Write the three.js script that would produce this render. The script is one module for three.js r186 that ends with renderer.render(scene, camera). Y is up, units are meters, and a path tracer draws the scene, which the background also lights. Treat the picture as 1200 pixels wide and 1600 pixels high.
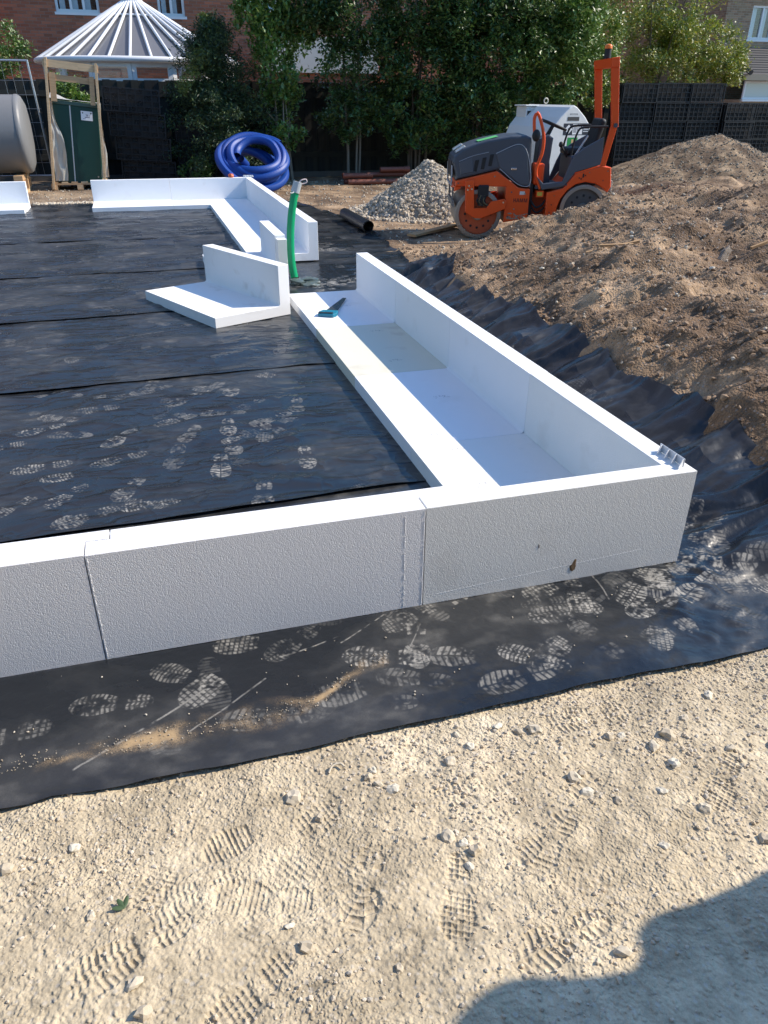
import * as THREE from 'three';
import { Sky } from 'three/addons/objects/Sky.js';
import { mergeGeometries, toCreasedNormals } from 'three/addons/utils/BufferGeometryUtils.js';
import { ImprovedNoise } from 'three/addons/math/ImprovedNoise.js';
import { RoundedBoxGeometry } from 'three/addons/geometries/RoundedBoxGeometry.js';
import { MarchingCubes } from 'three/addons/objects/MarchingCubes.js';

// ---------------------------------------------------------------- camera, sky, sun, exposure
const scene = new THREE.Scene();
const camera = new THREE.PerspectiveCamera(68.22, 0.75, 0.05, 400);
camera.position.set(-2.045, 1.79, 2.316);
camera.rotation.set(-0.5037, -0.2935, 0.0082, 'YXZ');
const SUN = new THREE.Vector3(0.762, 0.645, 0.085).normalize();
const sky = new Sky();
sky.scale.setScalar(1000);
sky.material.uniforms.sunPosition.value.copy(SUN);
sky.material.uniforms.turbidity.value = 2.2;
sky.material.uniforms.rayleigh.value = 2.2;
sky.material.uniforms.mieCoefficient.value = 0.003;
scene.add(sky);
scene.environmentIntensity = 0.165;
const sun = new THREE.DirectionalLight(0xfff1de, 5.0);
sun.position.copy(SUN).multiplyScalar(40);
sun.target.position.set(1, 0, -6);
sun.position.add(sun.target.position);
sun.castShadow = true;
sun.shadow.mapSize.set(4096, 4096);
Object.assign(sun.shadow.camera, { left: -24, right: 24, top: 24, bottom: -24, near: 1, far: 100 });
sun.shadow.bias = -0.0005;
scene.add(sun, sun.target);
const renderer = new THREE.WebGLRenderer({ antialias: true });
renderer.setSize(768, 1024);
renderer.shadowMap.enabled = true;
renderer.toneMapping = THREE.LinearToneMapping;
renderer.toneMappingExposure = 1.25;

// ---------------------------------------------------------------- helpers
let seedState = 12345;
function rnd() { seedState = (seedState + 0x6d2b79f5) | 0; let t = Math.imul(seedState ^ (seedState >>> 15), 1 | seedState); t = (t + Math.imul(t ^ (t >>> 7), 61 | t)) ^ t; return ((t ^ (t >>> 14)) >>> 0) / 4294967296; }
const reseed = (s) => { seedState = s | 0; };
const rr = (a, b) => a + (b - a) * rnd();
const clamp = (v, a = 0, b = 1) => Math.min(b, Math.max(a, v));
const ss = (a, b, v) => { const t = clamp((v - a) / (b - a)); return t * t * (3 - 2 * t); };
const lerp = (a, b, t) => a + (b - a) * t;
const PN = new ImprovedNoise();
const n3 = (x, y, z = 0.37) => PN.noise(x + 100.13, y + 77.71, z + 31.3);
const fbm = (x, y, o = 4, s = 0) => { let v = 0, a = 0.5, f = 1; for (let i = 0; i < o; i++) { v += a * n3(x * f, y * f, s + i * 7.1); a *= 0.5; f *= 2.03; } return v; };
const taken = new Map();
function numbered(name) { const k = taken.get(name) ?? 0; taken.set(name, k + 1); return k ? name + '_' + String(k).padStart(3, '0') : name; }
function shadows(o) { o.castShadow = true; o.receiveShadow = true; return o; }
function tag(o, label, category, group, kind) { o.userData.label = label; if (category) o.userData.category = category; if (group) o.userData.group = group; if (kind) o.userData.kind = kind; return o; }
function thing(name, label, category, pos = [0, 0, 0], ry = 0, group) {
  const g = new THREE.Group(); g.name = numbered(name); g.position.set(...pos); g.rotation.y = ry; scene.add(g);
  return tag(g, label, category, group);
}
function part(name, geo, mat, parent) { const m = shadows(new THREE.Mesh(geo, mat)); m.name = name; parent.add(m); return m; }
function solo(name, geo, mat, label, category, group) { const m = shadows(new THREE.Mesh(geo, mat)); m.name = numbered(name); scene.add(m); return tag(m, label, category, group); }
function structure(name, geo, mat, label) { const m = shadows(new THREE.Mesh(geo, mat)); m.name = numbered(name); m.userData.kind = 'structure'; if (label) m.userData.label = label; scene.add(m); return m; }
const M = (r, g, b, rough = 0.8, o = {}) => { const m = new THREE.MeshPhysicalMaterial({ roughness: rough, ...o }); m.color.setRGB(r, g, b); return m; };
function uvm(geo) {                                   // uv in metres, by the way each face points
  const g = geo.index ? geo.toNonIndexed() : geo;
  const p = g.attributes.position, uv = new Float32Array(p.count * 2);
  const a = new THREE.Vector3(), b = new THREE.Vector3(), c = new THREE.Vector3(), n = new THREE.Vector3();
  for (let i = 0; i < p.count; i += 3) {
    a.fromBufferAttribute(p, i); b.fromBufferAttribute(p, i + 1); c.fromBufferAttribute(p, i + 2);
    n.copy(b).sub(a).cross(c.clone().sub(a));
    const ax = Math.abs(n.x), ay = Math.abs(n.y), az = Math.abs(n.z);
    [a, b, c].forEach((v, k) => {
      const o = (i + k) * 2;
      if (ay >= ax && ay >= az) { uv[o] = v.x; uv[o + 1] = -v.z; } else if (ax >= az) { uv[o] = v.z; uv[o + 1] = v.y; } else { uv[o] = v.x; uv[o + 1] = v.y; }
    });
  }
  g.setAttribute('uv', new THREE.BufferAttribute(uv, 2));
  return g;
}
const bare = (g) => { let o = g.index ? g.toNonIndexed() : g.clone(); for (const k of Object.keys(o.attributes)) if (!['position', 'normal', 'uv'].includes(k)) o.deleteAttribute(k); if (!o.attributes.uv) o.setAttribute('uv', new THREE.BufferAttribute(new Float32Array(o.attributes.position.count * 2), 2)); return o; };
const join = (...gs) => mergeGeometries(gs.flat().map(bare));
const bx = (x0, x1, y0, y1, z0, z1) => { const g = new THREE.BoxGeometry(Math.abs(x1 - x0), Math.abs(y1 - y0), Math.abs(z1 - z0)); g.translate((x0 + x1) / 2, (y0 + y1) / 2, (z0 + z1) / 2); return g; };
const rbx = (x0, x1, y0, y1, z0, z1, r = 0.01, s = 2) => { const g = new RoundedBoxGeometry(Math.abs(x1 - x0), Math.abs(y1 - y0), Math.abs(z1 - z0), s, r); g.translate((x0 + x1) / 2, (y0 + y1) / 2, (z0 + z1) / 2); return g; };
const V = (x, y, z) => new THREE.Vector3(x, y, z);
function cyl(a, b, r0, r1 = r0, seg = 12, open = false) {
  const A = V(...a), B = V(...b), d = B.clone().sub(A), g = new THREE.CylinderGeometry(r1, r0, d.length(), seg, 1, open);
  g.applyQuaternion(new THREE.Quaternion().setFromUnitVectors(V(0, 1, 0), d.clone().normalize()));
  const m = A.add(B).multiplyScalar(0.5); g.translate(m.x, m.y, m.z); return g;
}
const tube = (pts, r, n = 24, seg = 8, closed = false) => new THREE.TubeGeometry(new THREE.CatmullRomCurve3(pts.map((p) => V(...p)), closed), n, r, seg, closed);
function extr(pts, depth, bevel = 0, seg = 1, holes = []) {          // outline in x, y; runs along +z
  const s = new THREE.Shape(pts.map((p) => new THREE.Vector2(...p)));
  for (const h of holes) s.holes.push(new THREE.Path(h.map((p) => new THREE.Vector2(...p))));
  const g = new THREE.ExtrudeGeometry(s, { depth: depth - 2 * bevel, bevelEnabled: bevel > 0, bevelSize: bevel, bevelThickness: bevel, bevelOffset: -bevel, bevelSegments: seg, curveSegments: 8 });
  g.translate(0, 0, bevel); return g;
}
const plan = (pts, y0, y1, bevel = 0) => { const g = extr(pts.map(([x, z]) => [x, -z]), y1 - y0, bevel); g.rotateX(-Math.PI / 2); g.translate(0, y0, 0); return g; };   // outline in x, z; upright
function data(w, h, f, srgb = false) {
  const d = new Uint8Array(w * h * 4);
  for (let y = 0; y < h; y++) for (let x = 0; x < w; x++) { const c = f(x / w, y / h, x, y), o = (y * w + x) * 4; d[o] = clamp(c[0]) * 255; d[o + 1] = clamp(c[1]) * 255; d[o + 2] = clamp(c[2]) * 255; d[o + 3] = 255; }
  const t = new THREE.DataTexture(d, w, h); t.wrapS = t.wrapT = THREE.RepeatWrapping; t.magFilter = THREE.LinearFilter; t.minFilter = THREE.LinearMipmapLinearFilter; t.generateMipmaps = true;
  if (srgb) t.colorSpace = THREE.SRGBColorSpace;
  t.needsUpdate = true; return t;
}
const rep = (t, u, v = u) => { const c = t.clone(); c.repeat.set(u, v); c.needsUpdate = true; return c; };
const enc = (v) => v <= 0.0031308 ? v * 12.92 : 1.055 * Math.pow(v, 1 / 2.4) - 0.055;
const hash = (x, y, s) => { let h = Math.imul(x | 0, 374761393) + Math.imul(y | 0, 668265263) + Math.imul(s | 0, 974634777); h = Math.imul(h ^ (h >>> 13), 1274126177); return ((h ^ (h >>> 16)) >>> 0) / 4294967296; };
function vnoise(x, y, per, s) {                       // tileable value noise
  const xi = Math.floor(x), yi = Math.floor(y), fx = x - xi, fy = y - yi, w = (v) => ((v % per) + per) % per, u = fx * fx * (3 - 2 * fx), v = fy * fy * (3 - 2 * fy);
  return lerp(lerp(hash(w(xi), w(yi), s), hash(w(xi + 1), w(yi), s), u), lerp(hash(w(xi), w(yi + 1), s), hash(w(xi + 1), w(yi + 1), s), u), v);
}
const tfbm = (u, v, per, o, s) => { let r = 0, a = 0.5, n = 0; for (let i = 0; i < o; i++) { r += a * vnoise(u * per, v * per, per, s + i); n += a; a *= 0.55; per *= 2; } return r / n; };
function cells(u, v, per, s) {                        // tileable distance to the nearest scattered point
  const x = u * per, y = v * per, xi = Math.floor(x), yi = Math.floor(y); let d = 9;
  for (let j = -1; j <= 1; j++) for (let i = -1; i <= 1; i++) { const cx = ((xi + i) % per + per) % per, cy = ((yi + j) % per + per) % per, dx = xi + i + hash(cx, cy, s) - x, dy = yi + j + hash(cx, cy, s + 9) - y; d = Math.min(d, dx * dx + dy * dy); }
  return Math.sqrt(d);
}
function heightGrid(xs, zs, f) {                      // a sheet over the given x and z lines, f(x, z, i, j) -> [x, y, z]
  const nx = xs.length, nz = zs.length, pos = new Float32Array(nx * nz * 3), uv = new Float32Array(nx * nz * 2), idx = new Uint32Array((nx - 1) * (nz - 1) * 6);
  let o = 0;
  for (let j = 0; j < nz; j++) for (let i = 0; i < nx; i++) { const p = f(xs[i], zs[j], i, j), k = j * nx + i; pos.set(p, k * 3); uv[k * 2] = p[0]; uv[k * 2 + 1] = -p[2]; }
  for (let j = 0; j < nz - 1; j++) for (let i = 0; i < nx - 1; i++) { const a = j * nx + i, b = a + 1, c = a + nx, d = c + 1; idx[o++] = a; idx[o++] = b; idx[o++] = c; idx[o++] = b; idx[o++] = d; idx[o++] = c; }
  const g = new THREE.BufferGeometry(); g.setAttribute('position', new THREE.BufferAttribute(pos, 3)); g.setAttribute('uv', new THREE.BufferAttribute(uv, 2)); g.setIndex(new THREE.BufferAttribute(idx, 1)); g.computeVertexNormals();
  const nn = g.attributes.normal; if (nn.getY((nx * nz) >> 1) < 0) { for (let i = 0; i < idx.length; i += 3) { const t = idx[i]; idx[i] = idx[i + 1]; idx[i + 1] = t; } g.computeVertexNormals(); }
  return g;
}
const lines = (...segs) => { const r = [segs[0][0]]; for (const [a, b, d] of segs) { const n = Math.max(1, Math.round(Math.abs(b - a) / d)); for (let i = 1; i <= n; i++) r.push(a + (b - a) * i / n); } return r; };
const curve1 = (pts) => (v) => { if (v <= pts[0][0]) return pts[0][1]; for (let i = 1; i < pts.length; i++) if (v <= pts[i][0]) return lerp(pts[i - 1][1], pts[i][1], ss(pts[i - 1][0], pts[i][0], v)); return pts[pts.length - 1][1]; };
function rockGeo(detail, s, rough = 0.25) {
  const g = new THREE.IcosahedronGeometry(1, detail), p = g.attributes.position;
  for (let i = 0; i < p.count; i++) { const v = V(p.getX(i), p.getY(i), p.getZ(i)), k = 1 + rough * (1.6 * n3(v.x * 1.1 + s * 9, v.y * 1.1, v.z * 1.1 + s) + 0.8 * n3(v.x * 2.6, v.y * 2.6 + s * 5, v.z * 2.6)); p.setXYZ(i, v.x * k, v.y * k, v.z * k); }
  g.computeVertexNormals(); return g;
}
function scatter(name, geo, mat, list, parent = scene, label) {      // list of [x, y, z, size, color?]
  const im = new THREE.InstancedMesh(geo, mat, list.length), o = new THREE.Object3D();
  list.forEach(([x, y, z, s, c], i) => { o.position.set(x, y, z); o.rotation.set(rr(0, 6.3), rr(0, 6.3), rr(0, 6.3)); o.scale.set(s * rr(0.75, 1.3), s * rr(0.6, 1), s * rr(0.75, 1.3)); o.updateMatrix(); im.setMatrixAt(i, o.matrix); if (c) im.setColorAt(i, c); });
  im.name = parent === scene ? numbered(name) : name; im.userData.kind = 'stuff'; if (label) im.userData.label = label; shadows(im); parent.add(im); return im;
}

// ---------------------------------------------------------------- boot prints
function cv(w, h) { const c = document.createElement('canvas'); c.width = w; c.height = h; return c; }
function solePrint(style, S = 192) {
  const c = cv(S, S), x = c.getContext('2d');
  x.translate(S / 2, S / 2); x.scale(S * 0.94, S * 0.94);
  const P = new Path2D();
  P.moveTo(0.02, 0.5); P.bezierCurveTo(0.14, 0.5, 0.185, 0.33, 0.18, 0.2); P.bezierCurveTo(0.175, 0.08, 0.13, 0.0, 0.115, -0.06); P.lineTo(-0.105, -0.06); P.bezierCurveTo(-0.13, 0.02, -0.17, 0.1, -0.175, 0.2); P.bezierCurveTo(-0.18, 0.36, -0.11, 0.5, 0.02, 0.5); P.closePath();
  P.moveTo(-0.115, -0.17); P.lineTo(0.12, -0.17); P.bezierCurveTo(0.15, -0.34, 0.12, -0.48, 0.005, -0.5); P.bezierCurveTo(-0.12, -0.48, -0.15, -0.34, -0.115, -0.17); P.closePath();
  x.clip(P);
  x.globalAlpha = 0.08; x.fillStyle = '#fff'; x.fillRect(-0.5, -0.5, 1, 1);
  const lug = (...p) => { x.globalAlpha = rr(0.45, 1); x.beginPath(); p.forEach(([a, b], k) => (k ? x.lineTo(a, b) : x.moveTo(a, b))); x.closePath(); x.fill(); };
  const g = 0.013;
  if (style === 0) for (let k = -9; k < 9; k++) { const y = k * 0.058; for (const q of [-1, 1]) { lug([q * 0.07, y + 0.012 + g], [q * 0.2, y - 0.02 + g], [q * 0.2, y + 0.03], [q * 0.07, y + 0.058]); lug([q * 0.012, y + g], [q * 0.055, y + 0.02 + g], [q * 0.055, y + 0.058], [q * 0.012, y + 0.04]); } }
  if (style === 1) for (let k = -7; k < 8; k++) { const y = k * 0.075; lug([-0.2, y - 0.02], [-0.012, y + 0.04], [-0.012, y + 0.09], [-0.2, y + 0.03]); lug([0.2, y - 0.02], [0.012, y + 0.04], [0.012, y + 0.09], [0.2, y + 0.03]); }
  if (style === 2) for (let k = -9; k < 9; k++) for (let q = -3; q < 3; q++) { const y = k * 0.06 + q * 0.008, a = q * 0.06; lug([a + g, y + g], [a + 0.06, y + g], [a + 0.056, y + 0.05], [a + g, y + 0.053]); }
  if (style === 3) { for (let k = 1; k < 8; k++) for (let q = 0; q < 5; q++) { const r0 = k * 0.07, r1 = r0 + 0.055, a0 = -1.2 + q * 0.48, a1 = a0 + 0.44, o = 0.0, f = (r, a) => [Math.sin(a) * r * 0.9, o + Math.cos(a) * r]; lug(f(r0, a0), f(r1, a0), f(r1, a1), f(r0, a1)); } for (let k = 0; k < 4; k++) { const y = -0.5 + k * 0.085; lug([-0.16, y], [-0.05, y], [-0.05, y + 0.068], [-0.16, y + 0.07]); lug([0.05, y], [0.16, y], [0.16, y + 0.07], [0.05, y + 0.068]); } x.globalAlpha = 0.8; x.beginPath(); x.ellipse(0, -0.34, 0.036, 0.05, 0, 0, 7); x.fill(); }
  if (style === 4) for (let k = -10; k < 10; k++) { const y = k * 0.054; lug([-0.2, y], [0.2, y + 0.012], [0.2, y + 0.046], [-0.2, y + 0.034]); }
  x.globalCompositeOperation = 'destination-out';
  x.globalAlpha = 0.75;
  for (let k = 0; k < 7; k++) { x.globalAlpha = rr(0.2, 0.8); x.beginPath(); x.ellipse(rr(-0.2, 0.2), rr(-0.5, 0.5), rr(0.02, 0.09), rr(0.02, 0.07), rr(0, 3), 0, 7); x.fill(); }
  return c;
}
function stampPrints(ctx, list, ppm) {                // list of [x, y, heading, alpha, what] in metres on the sheet; what 0 whole, 1 forefoot, 2 heel
  for (const [x, y, a, al, what = 0, style = Math.floor(rnd() * 5), len = rr(0.28, 0.32)] of list) {
    const c = solePrint(style), S = 192, L = len * ppm * rr(0.9, 1.06);
    ctx.save(); ctx.globalAlpha = al * rr(0.55, 1); ctx.translate(x * ppm, y * ppm); ctx.rotate(a); ctx.scale(L / S, L / S * rr(0.92, 1.05));
    if (what === 1) ctx.drawImage(c, 0, S * 0.42, S, S * 0.58, -S / 2, -S * 0.08, S, S * 0.58); else if (what === 2) ctx.drawImage(c, 0, 0, S, S * 0.36, -S / 2, -S / 2, S, S * 0.36); else ctx.drawImage(c, -S / 2, -S / 2);
    ctx.restore();
  }
}
function sheetTextures(wm, hm, ppm, prints, extra, dust = 0.05, seed = 1, sandAt) {
  const w = Math.round(wm * ppm), h = Math.round(hm * ppm), c = cv(w, h), x = c.getContext('2d');
  x.fillStyle = '#000'; x.fillRect(0, 0, w, h);
  stampPrints(x, prints, ppm); if (extra) extra(x, ppm);
  const d = x.getImageData(0, 0, w, h).data, col = new Uint8Array(w * h * 4), rou = new Uint8Array(w * h * 4);
  for (let j = 0; j < h; j++) for (let i = 0; i < w; i++) {
    const X = i / ppm, Y = j / ppm, o = (j * w + i) * 4, o2 = ((h - 1 - j) * w + i) * 4;
    const blotch = 0.5 + 0.8 * fbm(X * 7, Y * 7, 3, seed), grain = 0.72 + 0.56 * hash(i, j, seed);
    let m = d[o] / 255 * ss(0.22, 0.7, 0.5 + 0.75 * fbm(X * 13, Y * 13, 3, seed + 9) + 0.5 * n3(X * 55, Y * 55, seed)) * clamp(0.45 + blotch, 0, 1) * grain;
    const cloud = clamp(fbm(X * 1.3, Y * 2.1, 5, seed + 3) * 1.9 + 0.12), fine = clamp(fbm(X * 9, Y * 14, 3, seed + 5) * 2.2);
    m = clamp(m * 0.95 + dust * cloud * grain * (0.6 + fine * 1.6));
    const sd = sandAt ? sandAt(X, Y, hash(i, j, seed + 4)) : 0;
    const B = [0.014, 0.0165, 0.02], D = [0.46, 0.44, 0.39], N = [0.44, 0.31, 0.17];
    for (let k = 0; k < 3; k++) col[o2 + k] = clamp(enc(lerp(lerp(B[k], D[k], m), N[k] * (0.6 + 0.5 * grain - 0.25), sd))) * 255;
    col[o2 + 3] = 255; rou[o2] = rou[o2 + 2] = 0; rou[o2 + 1] = clamp(0.27 + 0.1 * cloud + m * 0.75 + sd * 0.5) * 255; rou[o2 + 3] = 255;
  }
  const T = (a, s) => { const t = new THREE.DataTexture(a, w, h); t.wrapS = t.wrapT = THREE.RepeatWrapping; t.magFilter = THREE.LinearFilter; t.minFilter = THREE.LinearMipmapLinearFilter; t.generateMipmaps = true; if (s) t.colorSpace = THREE.SRGBColorSpace; t.needsUpdate = true; t.repeat.set(1 / wm, 1 / hm); return t; };
  return { map: T(col, true), roughnessMap: T(rou, false) };
}

// ---------------------------------------------------------------- ground materials
const grainBump = data(512, 512, (u, v) => { const a = 1 - cells(u, v, 46, 3), b = 1 - cells(u, v, 110, 5), c = tfbm(u, v, 16, 5, 7); const h = 0.34 * a * a + 0.2 * b + 0.5 * c; return [h, h, h]; });
const soilMap = (base, tint, spread, seed, pale) => data(1024, 1024, (u, v, x, y) => {
  const n = tfbm(u, v, 5, 6, seed), m = tfbm(u, v, 40, 4, seed + 20), s = hash(x, y, seed), k = 1 + spread * ((n - 0.5) * 1.1 + (m - 0.5) * 1.5 + (s - 0.5) * 0.4), t = clamp((n - 0.42) * 3);
  const st = cells(u, v, 60, seed + 3) < 0.22 * hash(Math.floor(u * 60), Math.floor(v * 60), seed + 8) ? pale : 0;
  return [0, 1, 2].map((i) => enc(lerp(lerp(base[i], tint[i], t) * k, 0.55, st)));
}, true);
const sandTex = rep(soilMap([0.51, 0.425, 0.29], [0.6, 0.515, 0.365], 0.5, 11, 0.22), 1 / 1.7);
const earthTex = rep(soilMap([0.165, 0.103, 0.057], [0.34, 0.235, 0.14], 0.9, 31, 0.2), 1 / 2.3);
const yardTex = rep(soilMap([0.2, 0.14, 0.09], [0.33, 0.24, 0.15], 0.5, 51, 0.3), 1 / 2.6);

const earthMat = M(1, 1, 1, 0.98, { map: earthTex, bumpMap: rep(grainBump, 1 / 0.8), bumpScale: 0.018 });
const yardMat = M(1, 1, 1, 0.98, { map: yardTex, bumpMap: rep(grainBump, 1 / 1.1), bumpScale: 0.02 });

// ---------------------------------------------------------------- terrain: the spoil heap beside the sheet
const ctrl = [];
for (let z = 1.5; z > -17; z -= 1) ctrl.push([0.3, z, 0]);
ctrl.push([0.9, -0.6, 0.27], [0.88, -1.1, 0.27], [0.9, -1.5, 0.27], [0.8, -1.75, 0.26], [0.82, -2.6, 0.27], [0.8, -3.3, 0.27], [0.8, -4.1, 0.25], [0.75, -4.8, 0.2], [0.8, -5.5, 0.1], [0.9, -6.3, 0.02],
  [1.2, 0.2, 0.3], [1.0, 1.2, 0.02], [2.5, 0.3, 0.6], [2.5, 1.4, 0.2],
  [1.4, -1, 0.5], [1.5, -2, 0.5], [1.4, -3, 0.5], [1.5, -4, 0.46], [1.4, -5, 0.34], [1.5, -6, 0.2],
  [2.2, -1.2, 0.68], [2.3, -2.4, 0.62], [2.2, -3.4, 0.68], [2.4, -4.5, 0.66], [2.5, -5.5, 0.52], [2.4, -6.6, 0.26], [3.4, -3, 0.75], [3.4, -4.5, 0.8], [3.5, -5.8, 0.6], [3.6, -1.5, 0.8], [3.4, -6.8, 0.46],
  [1.6, -7.0, 0.03], [2.2, -7.6, 0.05], [2.7, -7.5, 0.28], [3.33, -7.5, 0.36], [4.02, -7.5, 0.6], [4.9, -8, 0.66], [5.54, -8, 0.66], [5.96, -7.5, 0.62], [4.94, -6, 0.72], [5.4, -6, 0.84], [4.5, -6.2, 0.5], [7, -6, 0.8], [8, -8, 0.6], [6.5, -3, 0.85],
  [2.6, -8.1, 0], [3.3, -7.93, 0.05], [3.9, -7.85, 0.09], [4.35, -7.85, 0.3], [4.9, -8.4, 0.55], [5.2, -9.2, 0.45], [3.5, -9, 0], [4.2, -8.7, 0.08], [2.5, -9.5, 0], [4.7, -9.4, 0.08], [5.4, -10.2, 0.3], [6, -11, 0.2], [4, -11, 0], [3, -12, 0], [2, -14, 0], [5, -14, 0], [7, -14, 0], [8, -12, 0.15], [10, -16, 0], [13, -10, 0.3], [12, -14, 0.1], [15, -16, 0], [15, -4, 0.8], [15, 1, 0.6]);
const heapBase = (() => {
  const n = ctrl.length, A = [], k = (dx, dz) => Math.sqrt(dx * dx + dz * dz + 0.03);
  for (let i = 0; i < n; i++) { A.push([]); for (let j = 0; j < n; j++) A[i].push(k(ctrl[i][0] - ctrl[j][0], ctrl[i][1] - ctrl[j][1])); A[i].push(1, ctrl[i][2]); }
  A.push([]); for (let j = 0; j < n; j++) A[n].push(1); A[n].push(0, 0);
  const N = n + 1;
  for (let c = 0; c < N; c++) { let p = c; for (let r = c + 1; r < N; r++) if (Math.abs(A[r][c]) > Math.abs(A[p][c])) p = r; [A[c], A[p]] = [A[p], A[c]]; for (let r = c + 1; r < N; r++) { const f = A[r][c] / A[c][c]; if (f) for (let q = c; q <= N; q++) A[r][q] -= f * A[c][q]; } }
  const w = new Array(N); for (let r = N - 1; r >= 0; r--) { let s = A[r][N]; for (let q = r + 1; q < N; q++) s -= A[r][q] * w[q]; w[r] = s / A[r][r]; }
  return (x, z) => { let s = w[n]; for (let i = 0; i < n; i++) s += w[i] * k(x - ctrl[i][0], z - ctrl[i][1]); return s; };
})();
const sheetEdge = (() => { const c = curve1([[-13.5, 0.5], [-12, 0.9], [-10.5, 1.15], [-9, 1.2], [-7.5, 1.08], [-6.4, 0.9], [-5.4, 0.95], [-4.6, 0.78], [-3.4, 0.82], [-2.6, 0.84], [-1.75, 0.78], [-1.5, 0.84], [-0.6, 0.8], [0.2, 1.0], [0.8, 1.0]]); return (z) => c(z) + 0.05 * n3(z * 2.3, 3) + 0.03 * n3(z * 6, 9); })();
function heapY(x, z) {
  const b = Math.max(0, heapBase(x, z)), e = sheetEdge(z) - x, free = ss(0.12, -0.12, e), up = ss(0.02, 0.25, b);
  let h = b + free * up * (0.13 * n3(x * 0.8, z * 0.8, 2) - 0.04 + 0.12 * n3(x * 2.1, z * 2.1, 4) + 0.045 * n3(x * 5.5, z * 5.5, 5) + 0.02 * Math.abs(n3(x * 11, z * 11, 8)) + 0.012 * n3(x * 24, z * 24, 9)) + free * (0.02 * n3(x * 1.6, z * 1.6, 6) + 0.008 * n3(x * 9, z * 9, 3));
  h += free * up * 0.05 * (0.5 - Math.abs(n3(x * 3.1 + 0.4 * n3(x * 6, z * 6), z * 3.1, 12)));
  return h - 0.03 * ss(-0.02, 0.14, e) - 0.09 * ss(0.06, 0.25, e);
}
structure('ground', (() => { const g = new THREE.PlaneGeometry(300, 300, 4, 4); g.rotateX(-Math.PI / 2); g.translate(0, -0.07, -20); return uvm(g); })(), yardMat, 'bare brown earth of the building plot');
structure('spoil_heap', heightGrid(lines([0.32, 4, 0.022], [4, 8, 0.06], [8, 16, 0.2]), lines([1.6, -6.6, 0.022], [-6.6, -10, 0.04], [-10, -18, 0.1]), (x, z) => [x, heapY(x, z), z]), earthMat, 'heaped brown excavated earth with pale stones');
structure('back_yard', heightGrid(lines([-9, 0.36, 0.06]), lines([-12.9, -19, 0.06]), (x, z) => [x, 0.02 * n3(x * 1.3, z * 1.3) + 0.012 * n3(x * 5, z * 5, 2) - 0.05 * ss(-13.3, -12.9, z) + 0.02, z]), yardMat, 'bare dark soil in front of the garden fence');

// foreground: dry trodden dirt with real boot prints pressed in
reseed(77);
const PX0 = -3.7, PX1 = 0.95, PZ0 = 0.4, PZ1 = 2.25;
const dirtPrint = (() => {
  const ppm = 400, w = Math.round((PX1 - PX0) * ppm), h = Math.round((PZ1 - PZ0) * ppm), c = cv(w, h), x = c.getContext('2d'); x.fillStyle = '#000'; x.fillRect(0, 0, w, h);
  const L = []; for (let i = 0; i < 90; i++) L.push([rr(0, PX1 - PX0), rr(0.2, PZ1 - PZ0), rr(0, 6.3), rr(0.15, 0.6), rnd() < 0.6 ? 0 : rnd() < 0.6 ? 1 : 2]);
  const W = (X, Z) => [X - PX0, Z - PZ0];
  for (const [X, Z, a, al, wh, st] of [[-1.98, 1.06, 1.9, 1, 0, 4], [-2.0, 0.86, 1.3, 0.9, 1, 4], [-1.75, 0.84, 1.1, 0.9, 1, 2], [-2.22, 0.92, 0.6, 0.9, 1, 0], [-2.15, 1.0, 1.4, 0.8, 0, 0], [-1.35, 0.9, 1.5, 0.8, 0, 0], [-1.2, 1.12, 1.0, 0.9, 0, 1], [-0.95, 0.95, 1.2, 0.9, 1, 3], [-1.5, 1.2, 0.4, 0.9, 0, 2], [-2.3, 1.12, 1.2, 1, 0, 0], [-1.72, 1.1, 0.5, 1, 0, 3], [-0.85, 0.72, 1.6, 1, 0, 0], [-0.6, 1.08, 0.9, 1, 0, 2], [-1.3, 1.38, 1.4, 1, 0, 1], [-2.05, 1.3, 1.0, 1, 0, 2]]) L.push([...W(X, Z), a, al, wh, st, 0.3]);
  stampPrints(x, L, ppm);
  const d = x.getImageData(0, 0, w, h).data;
  return (X, Z) => { const i = clamp((X - PX0) * ppm, 0, w - 2), j = clamp((Z - PZ0) * ppm, 0, h - 2), a = Math.floor(i), b = Math.floor(j), f = i - a, e = j - b, q = (m, n) => d[(n * w + m) * 4] / 255; return lerp(lerp(q(a, b), q(a + 1, b), f), lerp(q(a, b + 1), q(a + 1, b + 1), f), e); };
})();
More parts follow.
